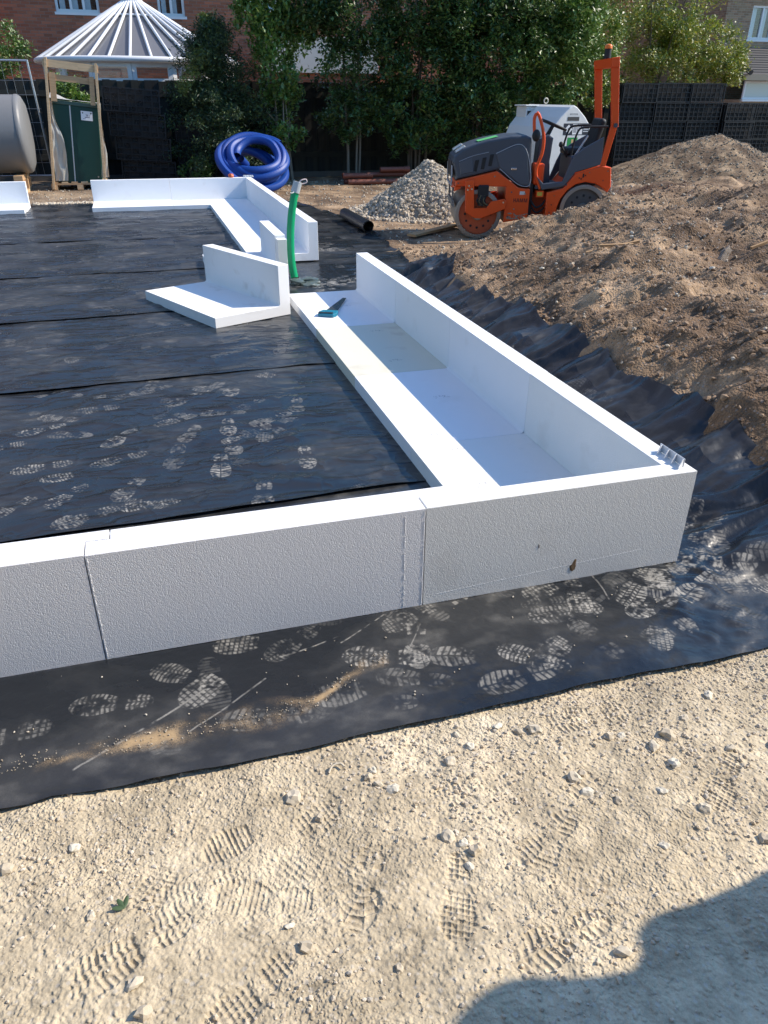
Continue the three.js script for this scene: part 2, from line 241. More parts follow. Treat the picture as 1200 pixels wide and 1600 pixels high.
const dirtBump = (() => { const W = PX1 - PX0, Hh = PZ1 - PZ0, t = data(2048, 815, (u, v) => { const X = PX0 + u * W, Z = PZ1 - v * Hh, p = dirtPrint(X, Z), g = 1 - cells(u * W / 0.5 % 1, v * Hh / 0.5 % 1, 40, 3), q = fbm(X * 60, Z * 60, 3, 4), c = clamp(0.5 + fbm(X * 2.5, Z * 2.5, 3, 70) * 1.6); const gr = (k, sd) => { const a = X * k, b = Z * k, i0 = Math.floor(a), j0 = Math.floor(b); let best = 9, hv = 0; for (let jj = -1; jj < 2; jj++) for (let ii = -1; ii < 2; ii++) { const dx = i0 + ii + hash(i0 + ii, j0 + jj, sd) - a, dy = j0 + jj + hash(i0 + ii, j0 + jj, sd + 3) - b, dd = dx * dx + dy * dy; if (dd < best) { best = dd; hv = hash(i0 + ii, j0 + jj, sd + 7); } } return hv * hv * clamp(1.1 - Math.sqrt(best) * 1.2); }; const h = 0.25 + (1 - 0.85 * p) * (0.32 * gr(95, 5) + 0.4 * gr(210, 15) * c + 0.12 * g + 0.2 * q) - 0.28 * p + 0.14; return [h, h, h]; }); t.repeat.set(1 / W, 1 / Hh); t.offset.set(-PX0 / W, PZ1 / Hh); return t; })();
const sandMat = M(1, 1, 1, 0.97, { map: sandTex, bumpMap: dirtBump, bumpScale: 0.014 });
function dirtY(x, z) {
  const p = dirtPrint(x, z), calm = 1 - 0.75 * p;
  return -0.012 + 0.016 * n3(x * 1.7, z * 1.7, 1) + 0.011 * n3(x * 4.3, z * 4.3, 2) + calm * (0.005 * n3(x * 9, z * 9, 3) + clamp(0.5 + 1.4 * fbm(x * 2.4, z * 2.4, 2, 66)) * (0.009 * Math.pow(Math.max(0, n3(x * 19, z * 19, 4)), 1.4) + 0.007 * Math.pow(Math.max(0, n3(x * 41, z * 41, 5)), 1.3)) + 0.0028 * n3(x * 80, z * 80, 6)) - 0.0075 * p;
}
structure('trodden_dirt', heightGrid(lines([PX0, -3.0, 0.03], [-3.0, -0.2, 0.0055], [-0.2, PX1, 0.03]), lines([PZ1, 1.75, 0.03], [1.75, PZ0, 0.0055]), (x, z) => [x, dirtY(x, z) - 0.05 * ss(0.5, 0.42, z), z]), sandMat, 'pale dry sandy dirt trodden with boot prints');

// ---------------------------------------------------------------- black plastic membrane
reseed(5);
const nearPrints = [];
{ // outer sheet tile: 4 m by 2 m, u = x, v = -z; canvas x = X - (-3.4), canvas y from z
  const at = (X, Z) => [((X + 3.4) % 4 + 4) % 4, ((Z + 1.2) % 2 + 2) % 2];
  for (const [X, Z, a, al, wh, st] of [[-2.36, 0.24, 1.75, 0.95, 0, 0], [-2.12, 0.17, 2.2, 0.9, 0, 0], [-2.02, 0.22, 0.9, 0.8, 1, 2], [-1.72, 0.09, 1.0, 0.6, 0, 0], [-1.86, 0.05, 1.7, 0.8, 1, 2], [-1.42, 0.26, 1.9, 0.75, 0, 0], [-1.28, 0.22, 0.3, 0.95, 0, 3], [-1.25, 0.06, 1.2, 0.85, 0, 2], [-1.12, 0.02, 1.2, 0.8, 2, 3], [-1.12, 0.35, 1.9, 0.75, 1, 1], [-0.9, 0.42, 2.3, 0.9, 0, 0], [-0.75, 0.36, 1.0, 0.8, 1, 2], [-0.65, 0.2, 1.6, 0.9, 0, 0], [-0.55, 0.1, 0.3, 0.9, 0, 2], [-0.62, 0.02, 1.3, 0.7, 1, 2], [-0.28, 0.12, 0.9, 0.85, 0, 0], [-0.3, 0.26, 1.4, 0.9, 0, 3], [-0.16, 0.04, 0.4, 0.8, 0, 0], [-0.05, 0.2, 1.1, 0.85, 0, 1], [0.12, -0.05, 0.8, 0.9, 0, 0], [0.15, 0.08, 2.0, 0.9, 0, 1], [-1.0, 0.5, 1.5, 0.6, 0, 1], [-1.55, 0.4, 1.5, 0.5, 1, 4], [0.3, 0.25, 1.5, 0.8, 0, 0], [-2.7, 0.3, 1.5, 0.7, 0, 2]]) nearPrints.push([...at(X, Z), a, Math.min(1, al * 1.15), wh, st, 0.33]);
  for (let i = 0; i < 26; i++) nearPrints.push([rr(1, 4), rr(1.15, 1.75), rr(0, 6.3), rr(0.12, 0.45), Math.floor(rr(0, 3))]);
  for (let i = 0; i < 16; i++) nearPrints.push([rr(2.9, 3.9), rr(0.9, 1.6), rr(0, 6.3), rr(0.4, 0.9), Math.floor(rr(0, 3))]);
  for (let i = 0; i < 14; i++) nearPrints.push([rr(0, 4), rr(0, 0.9), rr(0, 6.3), rr(0.1, 0.35), Math.floor(rr(0, 3))]);
}
const outerTex = sheetTextures(4, 2, 512, nearPrints, (x, ppm) => {
  x.strokeStyle = '#999'; x.lineCap = 'round';
  for (const [a, b, c, d, w] of [[-2.0, 0.22, -2.48, 0.52, 4], [-1.85, 0.26, -2.12, 0.44, 3], [-1.55, 0.1, -1.78, 0.16, 3], [-1.35, 0.02, -1.55, 0.14, 3], [-0.42, -0.01, -0.44, 0.17, 3], [-1.22, 0.1, -1.36, 0.3, 2], [-0.6, 0.12, -0.63, 0.2, 2]]) { x.lineWidth = w; x.globalAlpha = 0.8; x.beginPath(); x.moveTo((a + 3.4) * ppm, (b + 1.2) * ppm); x.quadraticCurveTo((a + c) / 2 * ppm + 3.4 * ppm, ((b + d) / 2 + 1.21) * ppm, (c + 3.4) * ppm, (d + 1.2) * ppm); x.stroke(); }
}, 0.12, 3, (X, Y, r) => {
  const x = X - 3.4, z = Y - 1.2; if (z < 0.1 || z > 0.66) return 0;
  const line = 0.43 + 0.03 * n3(x * 3, 1) - 0.16 * ss(-1.75, -1.45, x) + 0.05 * ss(-2.4, -2.9, x), dl = Math.abs(z - line) / (0.02 + 0.05 * (0.5 + n3(x * 4.2, 5)));
  const on = x < -1.4 && x > -3.2 ? clamp(1.25 - dl) * clamp(0.5 + 1.8 * n3(x * 6, z * 6, 8) + 0.7 * n3(x * 22, z * 22, 4)) : 0;
  return on * (r < 0.25 + 0.9 * on ? 1 : 0.15);
});
const sheetBump = data(512, 512, (u, v) => { const h = 0.6 * tfbm(u, v, 8, 5, 61) + 0.4 * Math.abs(tfbm(u + 0.3, v, 6, 4, 71) - 0.5) * 2; return [h, h, h]; });
const wrinkleBump = data(1024, 1024, (u, v) => { const r = (a, b, s2, k) => { const q = clamp(1 - Math.abs(tfbm(a, b, k, 3, s2) - 0.5) * 9); return q * q; }; const wv = v + 0.05 * tfbm(u, v, 5, 3, 81), wu = u + 0.04 * tfbm(u, v, 4, 2, 82), h = 0.5 * r(wu, wv * 3, 83, 3) + 0.35 * r(wu, wv * 2, 87, 7) + 0.2 * r(wu, wv, 93, 12) + 0.2 * tfbm(u, v, 9, 4, 89); return [h, h, h]; });
const sheetMat = (t, wr = false, gloss = 1) => M(1, 1, 1, 1, { ...t, bumpMap: rep(wr ? wrinkleBump : sheetBump, wr ? 1 / 2.1 : 1 / 0.9), bumpScale: wr ? 0.011 : 0.01 });
const fold = (x, z, s) => 1 - 2.2 * Math.abs(n3(x, z, s));
const pleat = (x, z, s, k) => { const q = n3(x, z, s) * k, f = q - Math.floor(q); return Math.abs(f - 0.5) * 4 - 1; };
function outerY(x, z) {
  const b = Math.max(0, heapBase(x, z)), near = ss(-0.1, 0.0, z), side = ss(0.0, 0.3, x);
  const wx = x + 0.12 * n3(x * 2, z * 2, 21), wz = z + 0.12 * n3(x * 2, z * 2, 25);
  let h = 0.008 + b * side;
  h += near * (1 - side) * (0.009 * fbm(x * 3 + z * 4, z * 5 - x, 3, 31) + 0.003 * n3(x * 9 + z * 8, z * 8, 33)) + near * (0.013 * ss(-0.9, -0.05, x) + 0.003) * ss(0.62, 0.45, z) * (0.6 * n3(wx * 4.2 + wz * 2, wz * 5 - wx * 1.5, 47) + 0.8 * n3(wx * 8.5, wz * 8 + wx * 3, 48)) + near * 0.006 * ss(-0.8, 0.1, x) * fold(wx * 5, wz * 5, 41) + near * 0.007 * ss(-0.6, 0.1, x) * pleat(wx * 4, wz * 7, 43, 2);
  const far = ss(-5.2, -4.4, z), amp = ss(0.02, 0.35, x) * (0.35 + 0.65 * ss(-6.6, -6.0, z)), crest = ss(0.5, 0.25, Math.abs(z + 5.4)) * ss(0.35, 0.7, x);
  const tx = x + 0.06 * n3(x * 2, z * 2, 21), tz = z + 0.06 * n3(x * 2, z * 2, 25);
  h += amp * (0.034 * pleat(tx * 0.5 + tz * 0.3, tz * 1.5, 51, 2.4) + 0.02 * fold(tx * 1.3, tz * 3.1 + tx, 55) + 0.018 * pleat(tx * 0.8 - tz * 0.4, tz * 2.6, 71, 2.2) + 0.005 * pleat(tx * 3, tz * 6, 73, 2)) * (0.6 + 0.5 * far) + crest * (0.07 + 0.09 * fold(wx * 5, wz * 4, 64));
  if (x < -0.02 && z < -0.02) h = Math.min(h, 0.007);
  if (x <= 0.0 && z <= 0.0) h = 0.004;
  return Math.max(0.004, h);
}
{
  const us = lines([0, 0.66, 0.012], [0.66, 1, 0.0027]), xl = -4.6;
  const zs = lines([0.62, -0.9, 0.014], [-0.9, -6.8, 0.017], [-6.8, -13.4, 0.06]);
  const nearEdge = (x) => 0.61 + 0.02 * n3(x * 1.5, 4) + 0.012 * n3(x * 5, 7) - 0.03 * ss(-2, -3, x);
  const g = heightGrid(us, zs, (u, zz) => {
    const xe = sheetEdge(zz), x = lerp(xl, xe, u);
    const z = zz > 0 ? zz / 0.62 * nearEdge(x) : zz;
    let y = outerY(x, z); y += 0.004 * ss(0.05, 0.0, nearEdge(x) - z) * n3(x * 3, 2) + 0.003 * ss(0.1, 0, nearEdge(x) - z);
    y += 0.02 * ss(0.05, 0, xe - x) * ss(0, 0.3, x);
    if (z > 0.3) y = Math.max(y, dirtY(x, z) + 0.012);
    return [x, y, z];
  });
  const uv = g.attributes.uv; for (let i = 0; i < uv.count; i++) { uv.setX(i, uv.getX(i) + 3.4); uv.setY(i, uv.getY(i) - 1.2 + 2); }
  solo('plastic_membrane', g, sheetMat(outerTex), 'black plastic membrane running under the white blocks and out over the earth', 'membrane');
}
// inner strips, each lapped over the one before
function strip(x0, x1, z0, z1, lift, tex, label, seed, amp, res) {
  const zs = lines([z0, z1, res * 0.8]), xs = lines([x0, x1, res]);
  const edge = (x) => 0.035 * n3(x * 0.9, seed) + 0.012 * n3(x * 4, seed + 2) - 0.05 * (x + 2) / 2;
  const g = heightGrid(xs, zs, (x, zz) => {
    const t = (zz - z1) / (z0 - z1), z = zz + edge(x) * t * t;
    const wx = x + 0.1 * n3(x * 1.5, z * 1.5, seed), wz = z + 0.08 * n3(x * 2, z * 2, seed + 4);
    const a = amp * ss(-0.8, -0.95, x) * ss(0, 0.06, z0 - zz);
    let y = lift + a * (0.008 * pleat(wx * 0.5, wz * 1.5, seed + 6, 2.4) * ss(0.1, 0.5, 0.5 + n3(wx, wz, seed + 7)) + 0.010 * fold(wx * 0.55, wz * 2.6, seed) + 0.008 * fold(wx * 1.0 + wz * 0.4, wz * 4.6, seed + 1) + 0.005 * fold(wx * 2.4 - wz, wz * 7, seed + 2) + 0.003 * n3(wx * 8, wz * 13, seed + 3));
    const back = ss(0.35, 0, zz - z1);
    y = lerp(y, Math.min(y, lift), back);
    y += ss(0.05, 0.0, z0 - zz) * (0.008 + 0.012 * Math.max(0, n3(x * 2.2, seed + 8))) * ss(-0.8, -1.0, x);
    return [x, Math.max(lift * 0.8, y), z];
  });
  const uv = g.attributes.uv; for (let i = 0; i < uv.count; i++) { uv.setX(i, uv.getX(i) - x0); uv.setY(i, uv.getY(i) + z0); }
  return solo('membrane_strip', g, sheetMat(tex, true), label, 'membrane');
}
reseed(9);
const SA = (X, Z) => [X + 4.2, -1.0 - Z], flip = (hm, l) => l.map(([x, y, ...r]) => [x, hm - y, ...r]);
const prA = [[-1.62, -2.72, 0.2, 0.95, 1, 3], [-1.95, -2.6, 0.9, 0.9, 0, 3], [-2.02, -2.25, 1.1, 0.95, 0, 0], [-2.35, -2.05, 0.6, 0.8, 0, 0], [-1.72, -2.05, 0.1, 0.9, 0, 3], [-1.72, -1.78, 0.1, 0.9, 0, 3], [-1.52, -1.9, 0.2, 0.85, 0, 2], [-1.82, -1.52, 0.1, 0.95, 0, 1], [-1.35, -1.5, 0.1, 0.95, 0, 3], [-1.25, -2.3, 0.2, 0.7, 0, 3], [-2.35, -1.75, 1.2, 0.95, 0, 0], [-2.75, -1.75, 1.4, 0.9, 0, 0], [-2.6, -1.6, 1.3, 0.95, 1, 0], [-2.85, -1.3, 0.8, 0.95, 0, 2], [-2.6, -1.35, 0.7, 0.9, 0, 0], [-2.3, -1.35, 0.5, 0.6, 0, 3], [-2.2, -1.15, 1.5, 0.95, 0, 0], [-1.65, -1.1, 0.2, 0.9, 0, 3], [-2.05, -1.7, 0.2, 0.5, 0, 3], [-1.95, -2.0, 0.4, 0.6, 0, 4], [-2.8, -2.3, 1.2, 0.6, 0, 1], [-2.5, -2.55, 1.4, 0.6, 0, 0], [-3.0, -2.1, 1.4, 0.7, 0, 0], [-2.15, -2.85, 1.2, 0.5, 0, 4], [-1.45, -2.1, 1.1, 0.5, 0, 4], [-2.5, -1.1, 1.2, 0.5, 0, 0], [-3.2, -1.6, 1.3, 0.8, 0, 0]].map(([X, Z, a, al, w, s]) => { const q = SA(X, Z); return [q[0], q[1], a, Math.min(1, al * 1.2), w, s, 0.33]; });
for (let i = 0; i < 34; i++) prA.push([rr(0.8, 3.2), rr(0, 2.2), rr(0, 6.3), rr(0.25, 0.8), Math.floor(rr(0, 3))]);
const texA = sheetTextures(3.5, 2.4, 512, flip(2.4, prA), null, 0.1, 13);
const prB = []; for (let i = 0; i < 26; i++) prB.push([rr(0.4, 3.3), rr(0, 2.1), rr(0, 6.3), rr(0.2, 0.7), Math.floor(rr(0, 3))]);
const streak = (n, seed2) => (x, ppm) => { reseed(seed2); x.strokeStyle = '#bbb'; for (let i = 0; i < n; i++) { const a = rr(0.2, 3.4) * ppm, b = rr(0.1, 2.2) * ppm, l = rr(0.1, 0.5) * ppm; x.globalAlpha = rr(0.2, 0.7); x.lineWidth = rr(1, 4); x.beginPath(); x.moveTo(a, b); x.quadraticCurveTo(a + l * 0.5, b - l * 0.25, a + l, b - l * rr(0.2, 0.6)); x.stroke(); } };
const texB = sheetTextures(3.5, 2.4, 384, prB, streak(9, 3), 0.15, 23);
const prC = []; for (let i = 0; i < 16; i++) prC.push([rr(0.2, 3.3), rr(0, 2.3), rr(0, 6.3), rr(0.15, 0.4), Math.floor(rr(0, 3))]);
const texC = sheetTextures(3.5, 2.4, 256, prC, streak(24, 8), 0.18, 33);
strip(-4.2, -0.74, -1.0, -3.3, 0.010, texA, 'black membrane strip covered in dusty boot prints behind the front wall', 3, 0.7, 0.02);
strip(-4.2, -0.74, -3.07, -5.2, 0.017, texB, 'black membrane strip beside the yellowed white base block', 13, 0.7, 0.024);
strip(-4.6, -0.74, -4.95, -7.1, 0.024, texC, 'black membrane strip under the loose skewed white block', 23, 0.75, 0.03);
strip(-5.2, -0.74, -6.85, -9.4, 0.031, texC, 'wrinkled black membrane strip between the loose block and the far corner', 33, 0.9, 0.035);
strip(-5.6, -0.78, -9.1, -13.4, 0.033, texC, 'wrinkled black membrane strip along the far white wall', 43, 0.9, 0.05);

// ---------------------------------------------------------------- white insulation blocks
const beadBump = data(512, 512, (u, v) => { const c = 1 - cells(u, v, 44, 2), t = tfbm(u, v, 24, 4, 5), h = 0.55 * c + 0.45 * t; return [h, h, h]; });
const epsMap = (base, spread, seed, marks) => data(512, 512, (u, v, x, y) => {
  const n = tfbm(u, v, 4, 5, seed), s = hash(x, y, seed), k = 1 + spread * ((n - 0.5) * 0.6 + (s - 0.5) * 0.12), d = clamp((tfbm(u, v, 7, 4, seed + 5) - 0.66) * 6) * marks;
  return base.map((b, i) => enc(lerp(b * k, [0.42, 0.36, 0.28][i], d)));
}, true);
const eps = (base, seed, spread = 0.06, marks = 0.06, bump = 0.0005) => M(1, 1, 1, 0.88, { map: rep(epsMap(base, spread, seed, marks), 1 / 1.3), bumpMap: rep(beadBump, 1 / 0.2), bumpScale: bump });
const epsWhite = eps([0.86, 0.87, 0.88], 3, 0.06, 0.1), epsWhite2 = eps([0.85, 0.86, 0.87], 8, 0.06, 0.1), epsCream = eps([0.71, 0.7, 0.585], 12, 0.1, 0.25), epsGrey = eps([0.84, 0.84, 0.81], 16, 0.1, 0.12, 0.0014), epsCut = eps([0.86, 0.855, 0.83], 22, 0.12, 0.3), epsPlain = eps([0.88, 0.875, 0.875], 26, 0.05, 0.03, 0.0014);
const H = 0.448, B = 0.095, T = 0.112, Y0 = 0.036;
const lProfile = (W, t = T, h = H, b = B, y0 = Y0) => { const p = [[0, y0], [0, h], [-t, h]]; for (let k = 0; k <= 4; k++) { const a = Math.PI / 2 * k / 4; p.push([-t - 0.022 * (1 - Math.cos(a)), b + 0.022 * (1 - Math.sin(a))]); } p.push([-W, b], [-W, y0]); return p; };
const lGeo = (W, len, y0 = Y0) => { const g = extr(lProfile(W, T, H, B, y0), len, 0.0025); g.translate(0, 0, -len); return uvm(g); };
const epsGroup = 'white insulation edge blocks';
function lBlock(label, x, z, W, len, mat, ry = 0, y = 0, y0 = 0.006) { const m = solo('insulation_block', lGeo(W, len, y0), mat, label, 'insulation block', epsGroup); m.position.set(x, y, z); m.rotation.y = ry; return m; }
const WS = 0.797;
lBlock('white L-shaped insulation block at the free end, with the handsaw on it', 0, -3.804, WS, 1.283, epsWhite);
{ const c = thing('insulation_block', 'cream yellowed L-shaped insulation block next to the handsaw block', 'insulation block', [0, 0, -2.542], 0, epsGroup);
  part('upstand', (() => { const g = extr([[0, 0.006], [0, H], [-T, H], [-T, 0.006]], 1.258, 0.0025); g.translate(0, 0, -1.258); return uvm(g); })(), epsWhite2, c);
  part('base', (() => { const g = extr([[-T - 0.0005, 0.006], [-T - 0.0005, B], [-WS, B], [-WS, 0.006]], 1.258, 0.0025); g.translate(0, 0, -1.258); return uvm(g); })(), epsCream, c); }
lBlock('clean white L-shaped insulation block between the cream block and the corner block', 0, -1.312, WS, 1.226, epsWhite2);
{ // corner block
  const c = thing('insulation_corner_block', 'grey-white insulation corner block with a brown stain on its face', 'insulation block', [0, 0, 0], 0, epsGroup);
  part('upstand', uvm(plan([[0, 0], [-1.179, 0], [-1.179, -0.0915], [-T, -0.0915], [-T, -1.309], [0, -1.309]], 0.006, H, 0.0025)), epsGrey, c);
  part('base', uvm(join(bx(-WS, -T - 0.0005, 0.006, B, -1.308, -0.0925))), epsGrey, c);
  const st = M(0.2, 0.13, 0.07, 0.95), sg = rockGeo(1, 4, 0.5); sg.scale(0.013, 0.026, 0.002); sg.translate(-0.515, 0.075, 0.0); part('stain', sg, st, c);
  const dg = rockGeo(1, 7, 0.4); dg.scale(0.004, 0.012, 0.0015); dg.translate(-0.69, 0.2, 0); part('nick', dg, M(0.32, 0.3, 0.27, 0.95), c);
}
function seamRidge(parent, x0, y0, x1, y1, w, mat) { reseed(Math.round(x0 * 1000)); const gs = []; for (let k = 0; k < 40; k++) { if (rnd() < 0.25) continue; const t = k / 40, g = rockGeo(0, k % 5, 0.4); g.scale(w * rr(0.6, 1.5), (y1 - y0) / 70, 0.0016); g.translate(lerp(x0, x1, t) + rr(-0.001, 0.001), lerp(y0, y1, t), 0); gs.push(g); } part('seam_crumbs', join(gs), mat, parent).userData.kind = 'stuff'; }
const aWall = solo('insulation_block', uvm(join(plan([[-1.183, 0], [-2.381, 0], [-2.381, -0.0915], [-2.302, -0.0915], [-2.302, -0.157], [-0.97, -0.157], [-0.97, -0.0935], [-1.183, -0.0935]], 0.006, H - 0.001, 0.002), bx(-2.38, -0.82, 0.006, B, -0.78, -0.158))), epsPlain, 'smooth pale insulation block in the front wall, beside the stained corner block', 'insulation block', epsGroup);
solo('insulation_block', uvm(join(plan([[-2.385, 0], [-3.6, 0], [-3.6, -0.155], [-2.306, -0.155], [-2.306, -0.0935], [-2.385, -0.0935]], 0.006, H + 0.0015, 0.002), bx(-3.6, -2.384, 0.006, B, -0.78, -0.156))), epsPlain, 'smooth pale insulation block at the end of the front wall away from the corner', 'insulation block', epsGroup);
seamRidge(aWall, -1.262, 0.02, -1.262, 0.44, 0.002, epsWhite); seamRidge(aWall, -2.376, 0.02, -2.376, 0.44, 0.0016, epsWhite);
seamRidge(aWall, -1.187, 0.01, -1.187, 0.445, 0.0012, epsWhite);
{ const c = scene.getObjectByName('insulation_corner_block'); const gs = []; for (let k = 0; k < 60; k++) { const g = rockGeo(0, k % 5, 0.3); g.scale(0.008, 0.0012, 0.0008); g.translate(-1.12 + k * 0.0155, 0.05 + k * 0.0009, 0); gs.push(g); } part('score_line', join(gs), epsPlain, c); }
{ // faint printed marks on the base blocks
  reseed(55); const mc2 = cv(128, 64), x = mc2.getContext('2d'); x.fillStyle = '#000'; x.fillRect(0, 0, 128, 64); x.strokeStyle = '#777'; x.lineWidth = 3; for (let k = 0; k < 22; k++) { x.globalAlpha = rr(0.2, 0.7); x.beginPath(); x.ellipse(rr(14, 114), rr(12, 52), rr(3, 14), rr(2, 7), rr(0, 3), 0, rr(2, 6)); x.stroke(); }
  const t = new THREE.CanvasTexture(mc2), m = M(0.3, 0.3, 0.3, 0.9, { alphaMap: t, transparent: true });
  const blocks = scene.children.filter((o) => /^insulation_block/.test(o.name)), cor = scene.getObjectByName('insulation_corner_block');
  for (const [bx0, bz, owner, oz] of [[-0.33, -3.6, blocks[1], -2.542], [-0.42, -2.81, blocks[1], -2.542], [-0.36, -2.0, blocks[2], -1.312], [-0.58, -1.2, cor, 0], [-0.6, -0.77, cor, 0], [-0.38, -4.48, blocks[0], -3.804], [-0.62, -1.42, blocks[2], -1.312]]) { const g = new THREE.PlaneGeometry(0.13, 0.065); g.rotateX(-Math.PI / 2); g.rotateY(rr(-0.3, 0.3)); g.translate(bx0, B + 0.0008, bz - oz); part('print_mark', g, m, owner); }
}
// loose block, upright block, far corner
lBlock('loose skewed insulation block standing across the membrane with stained end', -0.87, -4.575, 0.775, 1.34, epsCut, 0.4225, 0.022);
{ const m = lBlock('upright insulation block behind the loose skewed block, by the green duct', -0.62, -6.16, 0.815, 1.1, epsWhite2, 0, 0.024); 
  solo('insulation_offcut', uvm(extr([[0, 0.03], [0, H - 0.004], [-0.1, H - 0.004], [-0.1, 0.03]], 0.11, 0.002)), epsCut, 'thin upright insulation offcut against the end of the block by the green duct', 'insulation block', epsGroup).position.set(-0.622, 0.0, -6.158); }
lBlock('far right-hand insulation block whose end shows its L section', -0.06, -7.1, 0.845, 2.14, epsWhite, 0, 0.012);
{ const c = thing('insulation_corner_block', 'white insulation corner block below the blue pipe coil', 'insulation block', [0, 0, 0], 0, epsGroup);
  part('upstand', uvm(plan([[-0.06, -9.244], [-0.06, -12.9], [-1.52, -12.9], [-1.52, -12.79], [-0.17, -12.79], [-0.17, -9.244]], 0.012, H + 0.012, 0.003)), epsWhite2, c);
  part('base', uvm(plan([[-0.1705, -9.245], [-0.905, -9.245], [-0.905, -12.02], [-1.52, -12.02], [-1.52, -12.789], [-0.1705, -12.789]], 0.012, B + 0.012, 0)), epsWhite2, c); }
const backBlock = (x0, x1, label) => { const g = lGeo(0.88, x1 - x0, 0.006); g.rotateY(Math.PI / 2); const m = solo('insulation_block', uvm(g), epsWhite2, label, 'insulation block', epsGroup); m.position.set(x1, 0.012, -12.9); };
backBlock(-2.85, -1.524, 'white insulation block in the far wall beside the open gap and the corner block');
backBlock(-5.2, -3.9, 'white insulation block in the far wall on the tank side of the gap');

// ---------------------------------------------------------------- garden fence
const woodMap = data(256, 512, (u, v, x, y) => { const g = tfbm(u, v * 0.12, 24, 4, 91), k = 0.7 + 0.6 * g + 0.15 * (hash(x, y, 4) - 0.5); return [k, k, k].map((q) => enc(clamp(q * 0.62))); }, true);
const fenceMats = [[0.055, 0.05, 0.045], [0.07, 0.062, 0.052], [0.045, 0.043, 0.042]].map(([r, g, b]) => M(r * 0.8, g * 0.85, b * 0.8, 0.9, { map: rep(woodMap, 2, 0.5) }));
{
  const f = thing('garden_fence', 'dark stained closeboard garden fence behind the plot, below the conservatory', 'fence', [0, 0, -17.85]);
  reseed(101);
  const variants = [0, 1, 2].map((k) => uvm(bx(-0.08, 0.08, 0.12, 2.06 - 0.012 * k, -0.01, 0.01)));
  for (let i = 0; i < 121; i++) { const m = part('board', variants[i % 3], fenceMats[Math.floor(rnd() * 3)], f); m.position.set(-5.6 + i * 0.15, rr(-0.012, 0.012), i % 2 ? 0.011 : -0.011); m.rotation.z = rr(-0.004, 0.004); }
  for (let i = 0; i < 8; i++) part('post', bx(-0.05, 0.05, 0, 2.1, -0.13, -0.03), fenceMats[2], f).position.x = -5.5 + i * 2.6;
  for (const y of [0.45, 1.72]) part('rail', bx(-5.6, 12.5, y, y + 0.12, 0.0225, 0.06), fenceMats[1], f);
  part('gravel_board', bx(-5.6, 12.5, 0, 0.13, -0.04, 0.03), M(0.12, 0.11, 0.1, 0.95), f);
}

// ---------------------------------------------------------------- houses
const brickTex = (brick, mortar, seed) => { const f = (u, v) => { const row = Math.floor(v * 8), off = (row & 1) * 0.5, c = u * 4 + off, col = Math.floor(c) % 4, fx = c - Math.floor(c), fy = v * 8 - row, mo = fx < 0.05 || fy < 0.15; return [mo, row, col]; };
  const map = data(512, 512, (u, v, x, y) => { const [mo, r, c] = f(u, v), k = 0.72 + 0.5 * hash(r, c, seed) + 0.2 * (hash(x, y, seed) - 0.5), s = mo ? mortar : brick; return s.map((q, i) => enc(clamp(q * (mo ? 1 : k * (1 + (i ? 0 : 0.15 * (hash(r, c, seed + 7) - 0.5))))))); }, true);
  const bump = data(512, 512, (u, v) => { const [mo] = f(u, v); const h = mo ? 0 : 0.9; return [h, h, h]; });
  return { map: rep(map, 1 / 0.9, 1 / 0.6), bumpMap: rep(bump, 1 / 0.9, 1 / 0.6), bumpScale: 0.008 }; };
const redBrick = M(1, 1, 1, 0.93, brickTex([0.36, 0.13, 0.072], [0.27, 0.2, 0.16], 5));
const buffBrick = M(1, 1, 1, 0.93, brickTex([0.36, 0.24, 0.15], [0.4, 0.35, 0.28], 9));
const upvc = M(0.78, 0.79, 0.8, 0.4), paneMat = M(0.09, 0.12, 0.14, 0.06, { specularIntensity: 1 }), curtainMat = M(0.6, 0.64, 0.68, 0.9), slate = M(0.06, 0.058, 0.06, 0.85), clear = M(0.95, 0.97, 0.97, 0.05, { transmission: 1, thickness: 0 });
const roofGrey = M(0.11, 0.105, 0.105, 0.85);
function windowUnit(parent, x0, x1, y0, y1, z, lights = 3, curtains = true) {
  const f = part('window', join(bx(x0, x1, y0, y0 + 0.07, z - 0.05, z + 0.02), bx(x0, x1, y1 - 0.07, y1, z - 0.05, z + 0.02), bx(x0, x0 + 0.07, y0 + 0.07, y1 - 0.07, z - 0.05, z + 0.02), bx(x1 - 0.07, x1, y0 + 0.07, y1 - 0.07, z - 0.05, z + 0.02)), upvc, parent);
  part('sill', bx(x0 - 0.04, x1 + 0.04, y0 - 0.07, y0 - 0.003, z - 0.06, z + 0.1), upvc, f);
  const w = (x1 - x0 - 0.14) / lights;
  for (let i = 0; i < lights; i++) {
    const a = x0 + 0.07 + i * w;
    if (i) part('mullion', bx(a - 0.035, a + 0.035, y0 + 0.071, y1 - 0.071, z - 0.048, z + 0.024), upvc, f);
    part('pane', bx(a + 0.036, a + w - 0.036, y0 + 0.073, y1 - 0.073, z - 0.03, z - 0.02), clear, f);
    if (curtains) part('curtain', bx(a + 0.036, a + w * 0.55, y0 + 0.075, y1 - 0.075, z - 0.12, z - 0.1), curtainMat, f);
  }
  return f;
}
